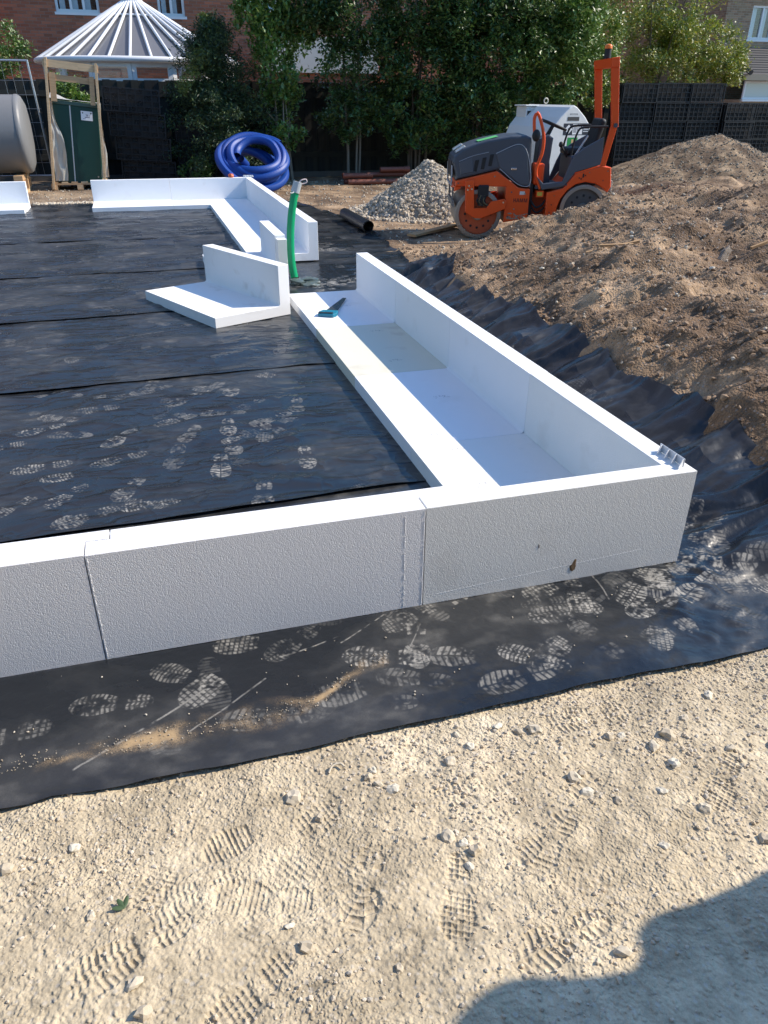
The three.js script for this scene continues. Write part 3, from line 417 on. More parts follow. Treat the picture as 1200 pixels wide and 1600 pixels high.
function house(name, label, mat, x0, x1, z, top, wins, roofMat) {
  const h = thing(name, label, 'house', [0, 0, 0]);
  const holes = wins.map(([a, b, c, d]) => [[a, c], [b, c], [b, d], [a, d]]);
  const g = extr([[x0, 0], [x1, 0], [x1, top], [x0, top]], 0.28, 0, 1, holes); g.translate(0, 0, z - 0.28); part('wall', uvm(g), mat, h);
  part('side_wall', uvm(join(bx(x0, x0 + 0.28, 0, top, z - 7, z - 0.281), bx(x1 - 0.28, x1, 0, top, z - 7, z - 0.281), bx(x0 + 0.281, x1 - 0.281, 0, top, z - 7, z - 6.72))), mat, h);
  part('room_floor', bx(x0 + 0.29, x1 - 0.29, 2.55, 2.75, z - 6.7, z - 0.29), M(0.3, 0.25, 0.2, 0.9), h);
  wins.forEach(([a, b, c, d, n]) => windowUnit(h, a + 0.003, b - 0.003, c + 0.003, d - 0.003, z - 0.08, n));
  const r = extr([[-0.4, 0], [3.5, 2.6], [7.4, 0], [7.4, 0.14], [3.5, 2.76], [-0.4, 0.14]], x1 - x0 + 0.6); r.rotateY(Math.PI / 2); r.translate(x0 - 0.3, top + 0.004, z); part('roof', uvm(r), roofMat, h);
  part('gutter', bx(x0 - 0.3, x1 + 0.3, top - 0.1, top + 0.02, z + 0.28, z + 0.38), upvc, h);
  return h;
}
house('brick_house', 'red brick house with white windows behind the conservatory', redBrick, -13, 8.2, -24.3, 5.3, [[-3.62, -2.46, 3.76, 4.9, 3], [-0.87, -0.12, 3.74, 4.9, 2], [1.38, 2.6, 4.0, 4.9, 3]], roofGrey);
part('brick_bay', uvm(bx(-13, -5.25, 0, 5.29, -24.29, -23.7)), redBrick, scene.getObjectByName('brick_house'));
part('rendered_porch', bx(2.1, 5.2, 2.35, 3.25, -24.29, -22.6), M(0.62, 0.6, 0.56, 0.9), scene.getObjectByName('brick_house'));
part('porch_wall', uvm(bx(2.2, 5.1, 0, 2.349, -24.28, -22.7)), redBrick, scene.getObjectByName('brick_house'));
house('brick_house', 'orange brick house glimpsed through the leaves behind the roller', redBrick, 9.2, 16.5, -27.5, 5.2, [[12.3, 13.0, 3.3, 4.5, 2]], roofGrey);
{
  const h = house('brick_house', 'buff brick house with grey tiled lean-to roof beyond the black crates', buffBrick, 19.7, 30, -26.2, 5.6, [[20.85, 22.4, 3.76, 4.85, 3]], roofGrey);
  for (let i = 0; i < 12; i++) { const t = i / 12, g = bx(19.4, 30, -0.022, 0.022, -0.13, 0.13); g.rotateX(0.36); const m = part('tile_course', g, i % 2 ? slate : M(0.075, 0.07, 0.07, 0.85), h); m.position.set(0, 3.42 - t * 1.0, -26.05 + t * 1.95); }
  part('ridge_tile', cyl([19.5, 2.6, -23.95], [19.5, 3.55, -26.0], 0.09), slate, h);
  part('fascia', bx(19.4, 30, 2.36, 2.56, -24.15, -24.08), M(0.3, 0.26, 0.2, 0.8), h);
  part('lean_to_wall', uvm(bx(19.6, 30, 0, 1.75, -26.19, -24.4)), buffBrick, h);
  for (let i = 0; i < 6; i++) { const f = windowUnit(h, 19.7 + i * 1.3, 20.98 + i * 1.3, 1.76, 2.35, -24.4, 1, false); f.children.forEach((c) => { if (c.name === 'pane') c.material = M(0.5, 0.58, 0.56, 0.1); }); }
}

// ---------------------------------------------------------------- conservatory
{
  const cx = -1.62, cz = -21.35, R = 2.42, EY = 2.5, AY = 3.86, N = 32;
  const c = thing('conservatory', 'round white conservatory with radial glazed roof behind the fence', 'conservatory', [cx, 0, cz]);
  const glassRoof = M(0.2, 0.205, 0.22, 0.25, { transmission: 0.3, thickness: 0 });
  const P = (a, r, y) => [Math.sin(a) * r, y, Math.cos(a) * r];
  for (let i = 0; i < N; i++) {
    const a = (i - 0.5) / N * 2 * Math.PI, b = a + 2 * Math.PI / N;
    if (Math.cos(a) > -0.75) {
      part('roof_bar', cyl(P(a, 0.16, AY - 0.02), P(a, R + 0.05, EY + 0.02), 0.036, 0.036, 6), upvc, c);
      const g = new THREE.BufferGeometry(); const p0 = P(a, 0.1, AY - 0.05), p1 = P(a, R, EY), p2 = P(b, R, EY), p3 = P(b, 0.1, AY - 0.05);
      g.setAttribute('position', new THREE.BufferAttribute(new Float32Array([...p0, ...p1, ...p2, ...p0, ...p2, ...p3]), 3)); g.computeVertexNormals(); part('roof_pane', bare(g), glassRoof, c);
    }
    if (i % 2 === 0 && Math.cos(a) > -0.75) {
      const e = a + 4 * Math.PI / N, A = P(a, R - 0.06, 0), Bq = P(e, R - 0.06, 0), w = Math.hypot(A[0] - Bq[0], A[2] - Bq[2]), mid = [(A[0] + Bq[0]) / 2, 0, (A[2] + Bq[2]) / 2], f = new THREE.Group(); f.name = 'window'; f.position.set(...mid); f.rotation.y = (a + e) / 2; c.add(f);
      part('frame', join(bx(-w / 2, w / 2, 2.34, 2.47, -0.05, 0.03), bx(-w / 2, w / 2, 1.98, 2.1, -0.05, 0.03), bx(-w / 2, -w / 2 + 0.1, 0.6, 2.47, -0.052, 0.032), bx(w / 2 - 0.1, w / 2, 0.6, 2.47, -0.052, 0.032), bx(-w / 2, w / 2, 0.55, 0.68, -0.05, 0.03)), upvc, f);
      part('top_pane', bx(-w / 2 + 0.1, w / 2 - 0.1, 2.1, 2.34, -0.02, -0.012), clear, f);
      part('pane', bx(-w / 2 + 0.1, w / 2 - 0.1, 0.68, 1.98, -0.02, -0.012), clear, f);
      part('low_wall', uvm(bx(-w / 2, w / 2, 0, 0.549, -0.12, 0.03)), redBrick, f);
    }
  }
  const ring = new THREE.TorusGeometry(R + 0.06, 0.065, 8, 64); ring.rotateX(Math.PI / 2); ring.translate(0, EY - 0.015, 0); part('gutter', ring, upvc, c);
  part('purlin_ring', (() => { const t = new THREE.TorusGeometry(0.72, 0.025, 6, 48); t.rotateX(Math.PI / 2); t.translate(0, AY - 0.02 - 0.72 / R * (AY - EY) + 0.045, 0); return t; })(), upvc, c);
  part('finial', (() => { const l = new THREE.LatheGeometry([[0, 0.22], [0.03, 0.2], [0.035, 0.13], [0.1, 0.1], [0.26, 0.03], [0.28, -0.02], [0.24, -0.05], [0, -0.05]].map((q) => new THREE.Vector2(...q)), 20); l.translate(0, AY + 0.01, 0); return l; })(), upvc, c);
}

// ---------------------------------------------------------------- trees and shrubs
function leafMat(t = 0.3, r = 0.5) { return new THREE.MeshPhysicalMaterial({ color: 0xffffff, vertexColors: true, roughness: r, transmission: t, thickness: 0, side: THREE.DoubleSide }); }
const leafLit = leafMat(0.68, 0.5), leafM = leafMat(0.55, 0.45), needleM = leafMat(0.2, 0.6);
function leafCloud(blobs, n, size, pal, seed, opt = {}) {
  reseed(seed);
  const { aspect = 0.55, droop = 0.3, clumps = 26, spread = 0.2 } = opt;
  const cl = []; let tw = 0;
  for (const [cx, cy, cz, rx, ry, rz, w = 1] of blobs) { const k = Math.max(3, Math.round(clumps * w)); for (let i = 0; i < k; i++) { const a = rr(0, 6.283), e = Math.asin(rr(-1, 1)), q = Math.pow(rr(opt.core ?? 0.3, 1), 0.5); cl.push([cx + Math.cos(a) * Math.cos(e) * rx * q, cy + Math.sin(e) * ry * q, cz + Math.sin(a) * Math.cos(e) * rz * q, spread * rr(0.7, 1.4) * (rx + ry + rz) / 3, rr(0.8, 1.2)]); } tw += k; }
  const pos = new Float32Array(n * 18), col = new Float32Array(n * 18);
  const X = V(0, 0, 0), Y = V(0, 0, 0), Z = V(0, 0, 0), q = new THREE.Quaternion(), eu = new THREE.Euler();
  for (let i = 0; i < n; i++) {
    const c = cl[Math.floor(rnd() * cl.length)], g = () => (rnd() + rnd() + rnd() - 1.5) * 1.35;
    const px = c[0] + g() * c[3], py = c[1] + g() * c[3], pz = c[2] + g() * c[3], s = size * rr(0.6, 1.35);
    eu.set(rr(-0.9, 0.9) - droop, rr(0, 6.283), rr(-0.7, 0.7), 'YXZ'); q.setFromEuler(eu);
    X.set(s * aspect * 0.5, s * 0.1, 0).applyQuaternion(q); Y.set(-s * aspect * 0.5, s * 0.1, 0).applyQuaternion(q); Z.set(0, 0, s).applyQuaternion(q);
    const b = [px, py, pz], m = (v, f) => [px + v.x + Z.x * f, py + v.y + Z.y * f, pz + v.z + Z.z * f], t = [px + Z.x, py + Z.y, pz + Z.z];
    pos.set([...b, ...m(X, 0.45), ...t, ...b, ...t, ...m(Y, 0.45)], i * 18);
    const k = pal[Math.floor(rnd() * pal.length)], j = c[4] * rr(0.75, 1.25); for (let v = 0; v < 6; v++) col.set([k[0] * j, k[1] * j, k[2] * j], i * 18 + v * 3);
  }
  const geo = new THREE.BufferGeometry(); geo.setAttribute('position', new THREE.BufferAttribute(pos, 3)); geo.setAttribute('color', new THREE.BufferAttribute(col, 3)); geo.computeVertexNormals(); return geo;
}
function limb(pts, r0, r1, seg = 7) { const gs = []; for (let i = 0; i < pts.length - 1; i++) { const a = lerp(r0, r1, i / (pts.length - 1)), b = lerp(r0, r1, (i + 1) / (pts.length - 1)); gs.push(cyl(pts[i], pts[i + 1], a, b, seg)); } return gs; }
function stems(n, h, lean, r, seed, y0 = 0) { reseed(seed); const gs = []; for (let i = 0; i < n; i++) { const a = rr(0, 6.28), l = lean * rr(0.4, 1), pts = []; let px = rr(-0.12, 0.12) * n ** 0.5, pz = rr(-0.1, 0.1); for (let k = 0; k <= 7; k++) { const t = k / 7; pts.push([px + Math.cos(a) * l * t * t + rr(-0.03, 0.03), y0 + h * rr(0.95, 1.05) * t, pz + Math.sin(a) * l * t * t + rr(-0.03, 0.03)]); } gs.push(...limb(pts, r * rr(0.7, 1.1), r * 0.25)); for (let b = 0; b < 5; b++) { const t = rr(0.25, 0.9), k = Math.floor(t * 7), p = pts[k], e = rr(0, 6.28), L = rr(0.3, 0.8) * (lean * 0.6 + 0.3); gs.push(...limb([p, [p[0] + Math.cos(e) * L * 0.5, p[1] + L * 0.35, p[2] + Math.sin(e) * L * 0.5], [p[0] + Math.cos(e) * L, p[1] + L * 0.6, p[2] + Math.sin(e) * L]], r * 0.4, r * 0.12, 5)); } } return join(gs); }
const bark = M(0.13, 0.105, 0.08, 0.95), barkPale = M(0.22, 0.19, 0.15, 0.95);
function tree(name, label, category, pos, stemArgs, blobs, n, size, pal, seed, opt, group) {
  const t = thing(name, label, category, pos, 0, group);
  part('trunk', stems(...stemArgs), opt?.pale ? barkPale : bark, t);
  part('crown', leafCloud(blobs, n, size, pal, seed, opt), opt?.mat ?? leafM, t);
  return t;
}
const dark = [[0.077, 0.156, 0.039], [0.101, 0.188, 0.046], [0.062, 0.125, 0.039], [0.14, 0.235, 0.055]], mid = [[0.167, 0.307, 0.065], [0.205, 0.355, 0.074], [0.131, 0.242, 0.065], [0.28, 0.392, 0.094]], light = [[0.308, 0.416, 0.077], [0.246, 0.354, 0.085], [0.416, 0.477, 0.092], [0.2, 0.277, 0.092], [0.462, 0.431, 0.092]];
{ // spruce
  const t = thing('spruce_tree', 'dark bushy spruce with a bright leading shoot beside the conservatory', 'tree', [-0.12, 0, -17.0]);
  part('trunk', join(limb([[0, 0, 0], [0.02, 1.6, 0], [0.0, 3.2, 0]], 0.06, 0.012)), bark, t);
  reseed(211); const blobs = [];
  for (let k = 0; k < 80; k++) { const y = 0.5 + 2.45 * Math.pow(k / 80, 0.9), rad = lerp(1.35, 0.12, Math.pow(clamp((y - 0.6) / 2.4), 1.5)) * rr(0.75, 1.1), a = rr(0, 6.28); for (let s = 0.25; s <= 1; s += 0.25) blobs.push([Math.cos(a) * rad * s, y + 0.12 * s - 0.2 * s * s * (y < 2 ? 1 : -0.6), Math.sin(a) * rad * s, 0.2, 0.06, 0.2, 0.08]); }
  const tip = []; for (let k = 0; k < 12; k++) tip.push([rr(-0.09, 0.09) * (1.4 - k * 0.08) - 0.12, 2.62 + k * 0.055, rr(-0.09, 0.09), 0.13 - k * 0.006, 0.06, 0.12, 0.12]);
  for (let k = 0; k < 6; k++) tip.push([-0.75 + k * 0.1, 1.95 + k * 0.13, 0.45 + rr(-0.1, 0.1), 0.15, 0.07, 0.14, 0.12]);
  part('leading_shoot', leafCloud(tip, 2600, 0.085, [[0.2, 0.26, 0.05], [0.14, 0.2, 0.045], [0.24, 0.28, 0.07]], 217, { aspect: 0.3, clumps: 30, spread: 0.7, droop: -0.3 }), needleM, t);
  part('crown', leafCloud(blobs, 42000, 0.085, [[0.035, 0.075, 0.03], [0.05, 0.1, 0.035], [0.03, 0.06, 0.028], [0.1, 0.15, 0.035]], 213, { aspect: 0.28, clumps: 30, spread: 0.75, droop: 0 }), needleM, t);
}
tree('slender_tree', 'slender multi-stemmed young tree rising beside the blue coil', 'tree', [1.15, 0, -16.7], [5, 4.3, 0.45, 0.024, 221], [[-0.15, 3.4, 0, 0.6, 0.9, 0.55, 1], [0.1, 2.2, 0, 0.55, 0.8, 0.5, 0.8], [0.2, 1.1, 0.05, 0.4, 0.5, 0.4, 0.35], [-0.4, 3.4, 0.1, 0.4, 0.6, 0.4, 0.7], [0.5, 3.3, 0, 0.6, 0.7, 0.5, 0.8]], 9500, 0.115, mid, 222, { clumps: 34, spread: 0.24, droop: 0.5, pale: true });
tree('slender_tree', 'thin-trunked leafy tree by the stacked clay pipes', 'tree', [2.9, 0, -16.6], [3, 4.6, 0.5, 0.035, 231], [[0, 3.7, 0, 1.15, 1.3, 0.8, 1.3], [0.2, 2.3, 0.1, 1.05, 0.9, 0.7, 1], [-0.2, 1.35, 0.1, 0.75, 0.55, 0.5, 0.5], [-0.9, 3.5, 0, 0.6, 0.9, 0.6, 0.7]], 19000, 0.1, dark, 232, { clumps: 60, spread: 0.17, pale: true });
[[4.5, -16.6, 1.2, 5.2], [6.0, -16.4, 1.25, 5.4], [7.5, -16.6, 1.2, 5.3]].forEach(([x, z, r, h], i) => {
  tree('hedge_tree', ['dense dark leafy hedge tree behind the gravel heap', 'dense dark leafy hedge tree behind the white tank', 'tall hedge tree with sunlit leaves behind the roller roll bar'][i], 'tree', [x, 0, z], [7, 4.2, 1.0, 0.03, 240 + i], [[0, h - 1.3, 0, r, 1.4, 1.0, 1.3], [0.15, h - 2.7, 0.1, r * 1.05, 1.0, 0.95, 1.2], [-0.1, h - 3.7, 0.1, r * 0.9, 0.75, 0.75, 0.7], [0.1, 0.9, 0.1, r * 0.8, 0.5, 0.6, 0.35], [0.5, h - 2, 0.3, r * 0.7, 0.9, 0.8, 0.8]], 27000, 0.105, i < 2 ? [...dark, mid[0]] : [...mid, dark[1], light[1]], 250 + i, { clumps: 70, spread: 0.15 }, 'hedge along the fence');
});
tree('hedge_tree', 'airy hedge tree with pale catkin-like leaves over the black crates', 'tree', [9.2, 0, -17.9], [6, 4.4, 0.9, 0.03, 260], [[-0.2, 4.3, 0, 1.2, 1.2, 1.0, 1.2], [0, 3.0, 0.1, 1.2, 1.0, 0.9, 1.1], [0.1, 1.9, 0.1, 1.0, 0.7, 0.7, 0.6], [-0.6, 3.4, 0.3, 0.8, 0.8, 0.7, 0.8]], 25000, 0.095, [...mid, ...light], 261, { clumps: 70, spread: 0.15 }, 'hedge along the fence');
tree('ornamental_tree', 'light yellow-green tree spreading above the stacked black crates', 'tree', [12.6, 0, -19.6], [4, 4.6, 1.4, 0.045, 270], [[0, 4.3, 0, 2.0, 1.1, 1.3, 1.3], [-0.6, 3.2, 0.2, 1.8, 0.9, 1.2, 1.1], [1.2, 3.0, 0.2, 1.6, 0.7, 1.0, 0.9], [2.0, 2.6, 0.3, 1.2, 0.45, 0.8, 0.5], [0.2, 2.4, 0.2, 1.8, 0.5, 1.0, 0.6]], 24000, 0.1, light.map(([a, b, c]) => [a * 1.1, b * 1.05, c]), 271, { clumps: 74, spread: 0.13, mat: leafLit });
tree('garden_bush', 'small light green bush poking over the fence behind the green cabinet', 'bush', [-3.25, 0, -17.45], [4, 1.6, 0.4, 0.012, 281], [[0, 1.75, 0, 0.45, 0.38, 0.3, 1], [0.3, 1.5, 0.1, 0.3, 0.3, 0.25, 0.5]], 1700, 0.085, [...mid, light[0]], 282, { clumps: 22 });
tree('garden_bush', 'climbing bush with pale leaves by the house wall behind the steel fence panel', 'bush', [-5.0, 0, -19.4], [4, 2.6, 0.6, 0.015, 285], [[0, 2.75, 0, 0.75, 0.6, 0.5, 1], [0.5, 2.4, 0.2, 0.6, 0.4, 0.4, 0.7], [-0.3, 3.2, 0, 0.5, 0.5, 0.4, 0.5]], 3800, 0.09, [...mid, light[3]], 286, { clumps: 30 });
tree('weed_clump', 'low leafy weeds growing at the fence foot beside the black crates', 'weeds', [-0.75, 0, -16.6], [3, 0.4, 0.2, 0.006, 287], [[0, 0.28, 0, 0.5, 0.25, 0.3, 1]], 900, 0.07, mid, 288, { clumps: 20 });
tree('ivy_shrub', 'green shrub growing behind the small stack of black crates', 'bush', [14.2, 0, -17.2], [4, 1.2, 0.4, 0.012, 289], [[0, 0.9, 0, 0.7, 0.7, 0.4, 1]], 2200, 0.08, [...mid, light[0]], 290, { clumps: 26 });
house('brick_house', 'buff brick house standing behind the trodden dirt, out of view', buffBrick, -13, 9, -6, 5.2, [[-4, -2.6, 3.4, 4.6, 2], [0.5, 1.9, 3.4, 4.6, 2], [-3.8, -1.8, 0.9, 2.1, 3]], roofGrey);
{ const h = scene.children[scene.children.length - 1]; h.rotation.y = Math.PI; h.position.set(-4, 0, 0); }

// ---------------------------------------------------------------- black drainage crates
const crateMat = M(0.008, 0.009, 0.012, 0.6), crateCore = crateMat;
function crate(w, h, d, label, group) {
  const c = thing('drainage_crate', label, 'crate', [0, 0, 0], 0, group), bars = [], f = 0.022;
  for (const z of [0, -d]) {
    for (const y of [0, h - f]) bars.push(bx(0, w, y, y + f, z - (z ? 0 : f), z + (z ? f : 0)));
    for (const x of [0, w - f]) bars.push(bx(x, x + f, f, h - f, z - (z ? 0 : f), z + (z ? f : 0)));
  }
  for (const x of [0, w - f]) for (const y of [0, h - f]) bars.push(bx(x, x + f, y, y + f, -d + f, -f));
  part('frame', join(bars), crateMat, c);
  const ribs = [], nv = 7, nh = 4;
  for (let i = 1; i < nv; i++) ribs.push(bx(w * i / nv - 0.009, w * i / nv + 0.009, f, h - f, -0.03, -0.004));
  for (let i = 1; i < nh; i++) ribs.push(bx(f, w - f, h * i / nh - 0.008, h * i / nh + 0.008, -0.034, -0.008));
  for (let i = 1; i < 5; i++) ribs.push(bx(0.004, 0.03, f, h - f, -d * i / 5 - 0.009, -d * i / 5 + 0.009), bx(w - 0.03, w - 0.004, f, h - f, -d * i / 5 - 0.009, -d * i / 5 + 0.009));
  for (let i = 0; i < nv; i++) for (let j = 0; j < nh; j++) { const t = new THREE.TorusGeometry(0.034, 0.007, 3, 7); t.translate(w * (i + 0.5) / nv, h * (j + 0.5) / nh, -0.02); if ((i + j) % 2) ribs.push(t); }
  part('lattice', join(ribs), crateMat, c);
  part('core', bx(0.05, w - 0.05, 0.03, h - 0.03, -d + 0.05, -0.06), crateCore, c);
  return c;
}
function stack(proto, label, group, cells2, first = false) {
  cells2.forEach(([x, y, z, ry = 0, rz = 0], i) => { const c = first && !i ? proto : proto.clone(); if (!(first && !i)) { c.name = numbered('drainage_crate'); scene.add(c); } c.position.set(x, y, z); c.rotation.set(0, ry, rz); c.userData = { label: typeof label === 'function' ? label(i) : label, category: 'crate', group }; });
}
reseed(301);
const ROW = ['bottom', 'second', 'third', 'fourth', 'top'];
{
  const lab = 'black plastic drainage crate in the tall stack behind the roller', p = crate(0.96, 0.415, 0.5, lab, 'tall stack of black crates'), L = [];
  for (let r = 0; r < 5; r++) for (let k = 0; k < 3; k++) L.push([9.42 + k * 0.975 + rr(-0.01, 0.01), r * 0.424 + (k === 0 && r === 4 ? -0.02 : 0), -16.0 + rr(-0.03, 0.03), rr(-0.01, 0.01)]);
  stack(p, (i) => 'black drainage crate, ' + ROW[Math.floor(i / 3)] + ' row, ' + ['roller-side', 'middle', 'low-stack-side'][i % 3] + ' column of the tall crate stack', 'tall stack of black crates', L, true);
  const L2 = []; for (let r = 0; r < 4; r++) { L2.push([12.42 + rr(-0.01, 0.01), r * 0.424, -15.9 + rr(-0.03, 0.03), 0.05]); if (r < 4) L2.push([13.45 + rr(-0.01, 0.01), r * 0.424, -16.3, 0.02]); }
  stack(p, (i) => 'black drainage crate, ' + ['bottom', 'second', 'third', 'top'][Math.floor(i / 2)] + ' of the low stack ' + (i % 2 ? 'by the green shrub' : 'touching the tall crate stack'), 'lower stack of black crates', L2);
  const L3 = []; for (let r = 0; r < 4; r++) L3.push([-2.62 + (4 - r) * 0.06, r * 0.47 + 0.06, -16.75 + r * 0.06, 0, -0.06]);
  const p2 = crate(1.16, 0.455, 0.5, 'x', 'y'); stack(p2, (i) => 'black drainage crate, ' + ['bottom', 'second', 'third', 'top'][i] + ' of the leaning stack beside the green cabinet', 'leaning stack of black crates', L3, true);
  const L4 = []; for (let r = 0; r < 3; r++) L4.push([-1.12, r * 0.424, -17.0, 0.03]); stack(p, (i) => 'black drainage crate, ' + ['bottom', 'middle', 'top'][i] + ' of the short stack under the spruce', 'short stack of black crates', L4);
}

// ---------------------------------------------------------------- green cabinet in its timber crate
const pineMap = rep(data(256, 256, (u, v, x, y) => { const g = tfbm(u * 0.2, v, 20, 4, 95), k = 0.78 + 0.4 * g; return [0.62 * k, 0.44 * k, 0.26 * k].map((q) => enc(clamp(q))); }, true), 1.5, 3);
const pine = M(1, 1, 1, 0.8, { map: pineMap }), pine2 = M(0.8, 0.72, 0.66, 0.85, { map: pineMap });
{
  const c = thing('pallet', 'wooden pallet under the green cabinet', 'pallet', [-3.78, 0.02, -15.85]);
  for (let i = 0; i < 6; i++) part('deck_board', uvm(bx(0.02 + i * 0.19, 0.14 + i * 0.19, 0.13, 0.155, -0.85, 0.05)), i % 2 ? pine : pine2, c);
  for (const z of [0.0, -0.4, -0.8]) part('stringer', uvm(bx(0, 1.12, 0.1, 0.129, z - 0.05, z + 0.05)), pine2, c);
  for (const z of [0.0, -0.4, -0.8]) for (const x of [0.0, 0.5, 1.0]) part('block', uvm(bx(x, x + 0.12, 0.02, 0.099, z - 0.05, z + 0.05)), pine, c);
  for (const x of [0.0, 0.5, 1.0]) part('runner', uvm(bx(x, x + 0.12, 0, 0.0195, -0.86, 0.06)), pine2, c);
}
{
  const g = M(0.006, 0.05, 0.04, 0.42), c = thing('steel_cabinet', 'tall dark green metal cabinet strapped upright on a pallet', 'cabinet', [-3.68, 0.177, -15.9]); c.rotation.z = -0.1;
  part('body', rbx(0.02, 0.9, 0.0, 1.44, -0.66, -0.01, 0.012), g, c);
  part('lid', rbx(0.0, 0.92, 1.44, 1.5, -0.68, 0.01, 0.012), M(0.05, 0.1, 0.085, 0.5), c);
  part('door_seam', bx(0.455, 0.461, 0.01, 1.43, -0.011, -0.0075), M(0.008, 0.04, 0.03, 0.6), c);
  part('strap', join(bx(0.36, 0.382, 0.0, 1.503, -0.008, -0.004), bx(0.36, 0.382, 1.5005, 1.504, -0.68, 0.014)), M(0.6, 0.6, 0.58, 0.5), c);
  part('lock', cyl([0.83, 0.16, -0.012], [0.83, 0.16, 0.008], 0.014), M(0.6, 0.6, 0.6, 0.3, { metalness: 1 }), c);
  const cc = cv(256, 192), x = cc.getContext('2d'); x.fillStyle = '#e9eaec'; x.fillRect(0, 0, 256, 192); x.fillStyle = '#445'; x.beginPath(); x.arc(40, 40, 15, 0, 7); x.fill(); x.fillStyle = '#111'; x.beginPath(); x.arc(222, 40, 15, 0, 7); x.fill(); x.fillStyle = '#454d68'; x.font = 'bold 60px sans-serif'; x.fillText('16 /', 100, 108); x.fillRect(84, 120, 110, 14); x.fillRect(40, 152, 60, 8);
  const t = new THREE.CanvasTexture(cc); t.colorSpace = THREE.SRGBColorSpace; const lg = new THREE.PlaneGeometry(0.22, 0.17); lg.translate(0.68, 1.28, -0.0065); part('label_plate', lg, M(1, 1, 1, 0.5, { map: t }), c);
  const f = thing('packing_crate', 'tall pale timber packing crate frame standing around the green cabinet', 'crate frame', [-3.78, 0.05, -15.75]); f.rotation.z = -0.1;
  for (const s of [0, 1]) { const m = part('post', uvm(bx(0, 0.045, 0, 2.36, -0.1, 0.0)), pine, f); m.position.set(s ? 1.02 : 0.02, 0.0, 0); m.rotation.z = s ? 0.02 : -0.02; }
  for (const s of [0, 1]) part('inner_post', uvm(bx(s ? 0.86 : 0.13, s ? 0.95 : 0.24, 1.62, 2.12, -0.05, -0.025)), pine2, f);
  part('top_rail', uvm(bx(0.03, 1.04, 2.2, 2.33, -0.075, -0.03)), pine, f); part('cross_rail', uvm(bx(0.1, 1.0, 1.98, 2.09, -0.085, -0.052)), pine2, f);
}
function clothSheet(w, h, nx, ny, fn, mat, name, label) { const g = new THREE.PlaneGeometry(w, h, nx, ny), p = g.attributes.position; for (let i = 0; i < p.count; i++) { const q = fn(p.getX(i) / w + 0.5, p.getY(i) / h + 0.5); p.setXYZ(i, ...q); } g.computeVertexNormals(); return solo(name, g, mat, label, 'plastic wrap'); }
const wrapMat = M(0.62, 0.6, 0.54, 0.45, { transmission: 0.35, thickness: 0, side: THREE.DoubleSide });
clothSheet(1, 1, 10, 24, (u, v) => [-3.68 + v * 0.15 + u * (0.05 + 0.2 * ss(0.95, 0.35, v)) + 0.02 * n3(v * 5, u * 3), 0.2 + v * 1.45, -15.83 + 0.05 * n3(u * 4, v * 6, 2) + 0.02], wrapMat, 'plastic_wrap', 'torn cloudy plastic wrap hanging off the cabinet, pallet side of the steel fence');
clothSheet(1, 1, 6, 24, (u, v) => [-2.76 + v * 0.14 + u * (0.05 + 0.08 * ss(0.8, 0.2, v)) + 0.02 * n3(v * 5, u * 3, 5), 0.25 + v * 1.35, -15.84 + 0.04 * n3(u * 4, v * 6, 7)], wrapMat, 'plastic_wrap', 'torn cloudy plastic wrap hanging off the cabinet beside the leaning crates');
clothSheet(1, 1, 16, 12, (u, v) => [-3.53 + u * 0.95, 1.7 - u * 0.095 + 0.09 * ss(0.4, 0, u) * v + 0.015 * Math.abs(n3(u * 6, v * 4, 8)), -15.86 - v * 0.5], wrapMat, 'plastic_wrap', 'crumpled plastic wrap lying over the top of the green cabinet');

// ---------------------------------------------------------------- steel tank, its bearers, fence panel
{
  const t = thing('storage_tank', 'large grey horizontal cylindrical tank on timber bearers', 'tank', [-4.0, 1.07, -15.55]);
  const g = new THREE.LatheGeometry([[0.0, 0.06], [0.3, 0.055], [0.55, 0.03], [0.66, -0.02], [0.695, -0.07], [0.695, -0.12], [0.685, -0.125], [0.685, -4]].map((q) => new THREE.Vector2(...q)), 48); g.rotateZ(-Math.PI / 2);
  part('shell', g, M(0.19, 0.19, 0.19, 0.45, { bumpMap: rep(sheetBump, 2), bumpScale: 0.004 }), t);
  for (const x of [-1.2, -2.4]) { const r = new THREE.TorusGeometry(0.69, 0.012, 6, 48); r.rotateY(Math.PI / 2); r.translate(x, 0, 0); part('band', r, M(0.25, 0.25, 0.25, 0.5), t); }
  [-4.35, -5.6].forEach((x, i) => { const b = thing('timber_bearer', i ? 'timber bearers under the middle of the grey tank' : 'timber bearers under the grey tank end next to the cabinet', 'timber', [x, 0, -15.55], 0, 'timber bearers under the tank'); part('upper_beam', uvm(bx(0, 0.16, 0.28, 0.375, -0.6, 0.62)), pine2, b); for (const z of [-0.45, 0.0, 0.45]) part('block', uvm(bx(-0.02, 0.18, 0.1, 0.279, z - 0.05, z + 0.05)), pine2, b); part('lower_beam', uvm(bx(0.01, 0.15, 0.0, 0.099, -0.6, 0.62)), pine, b); });
}
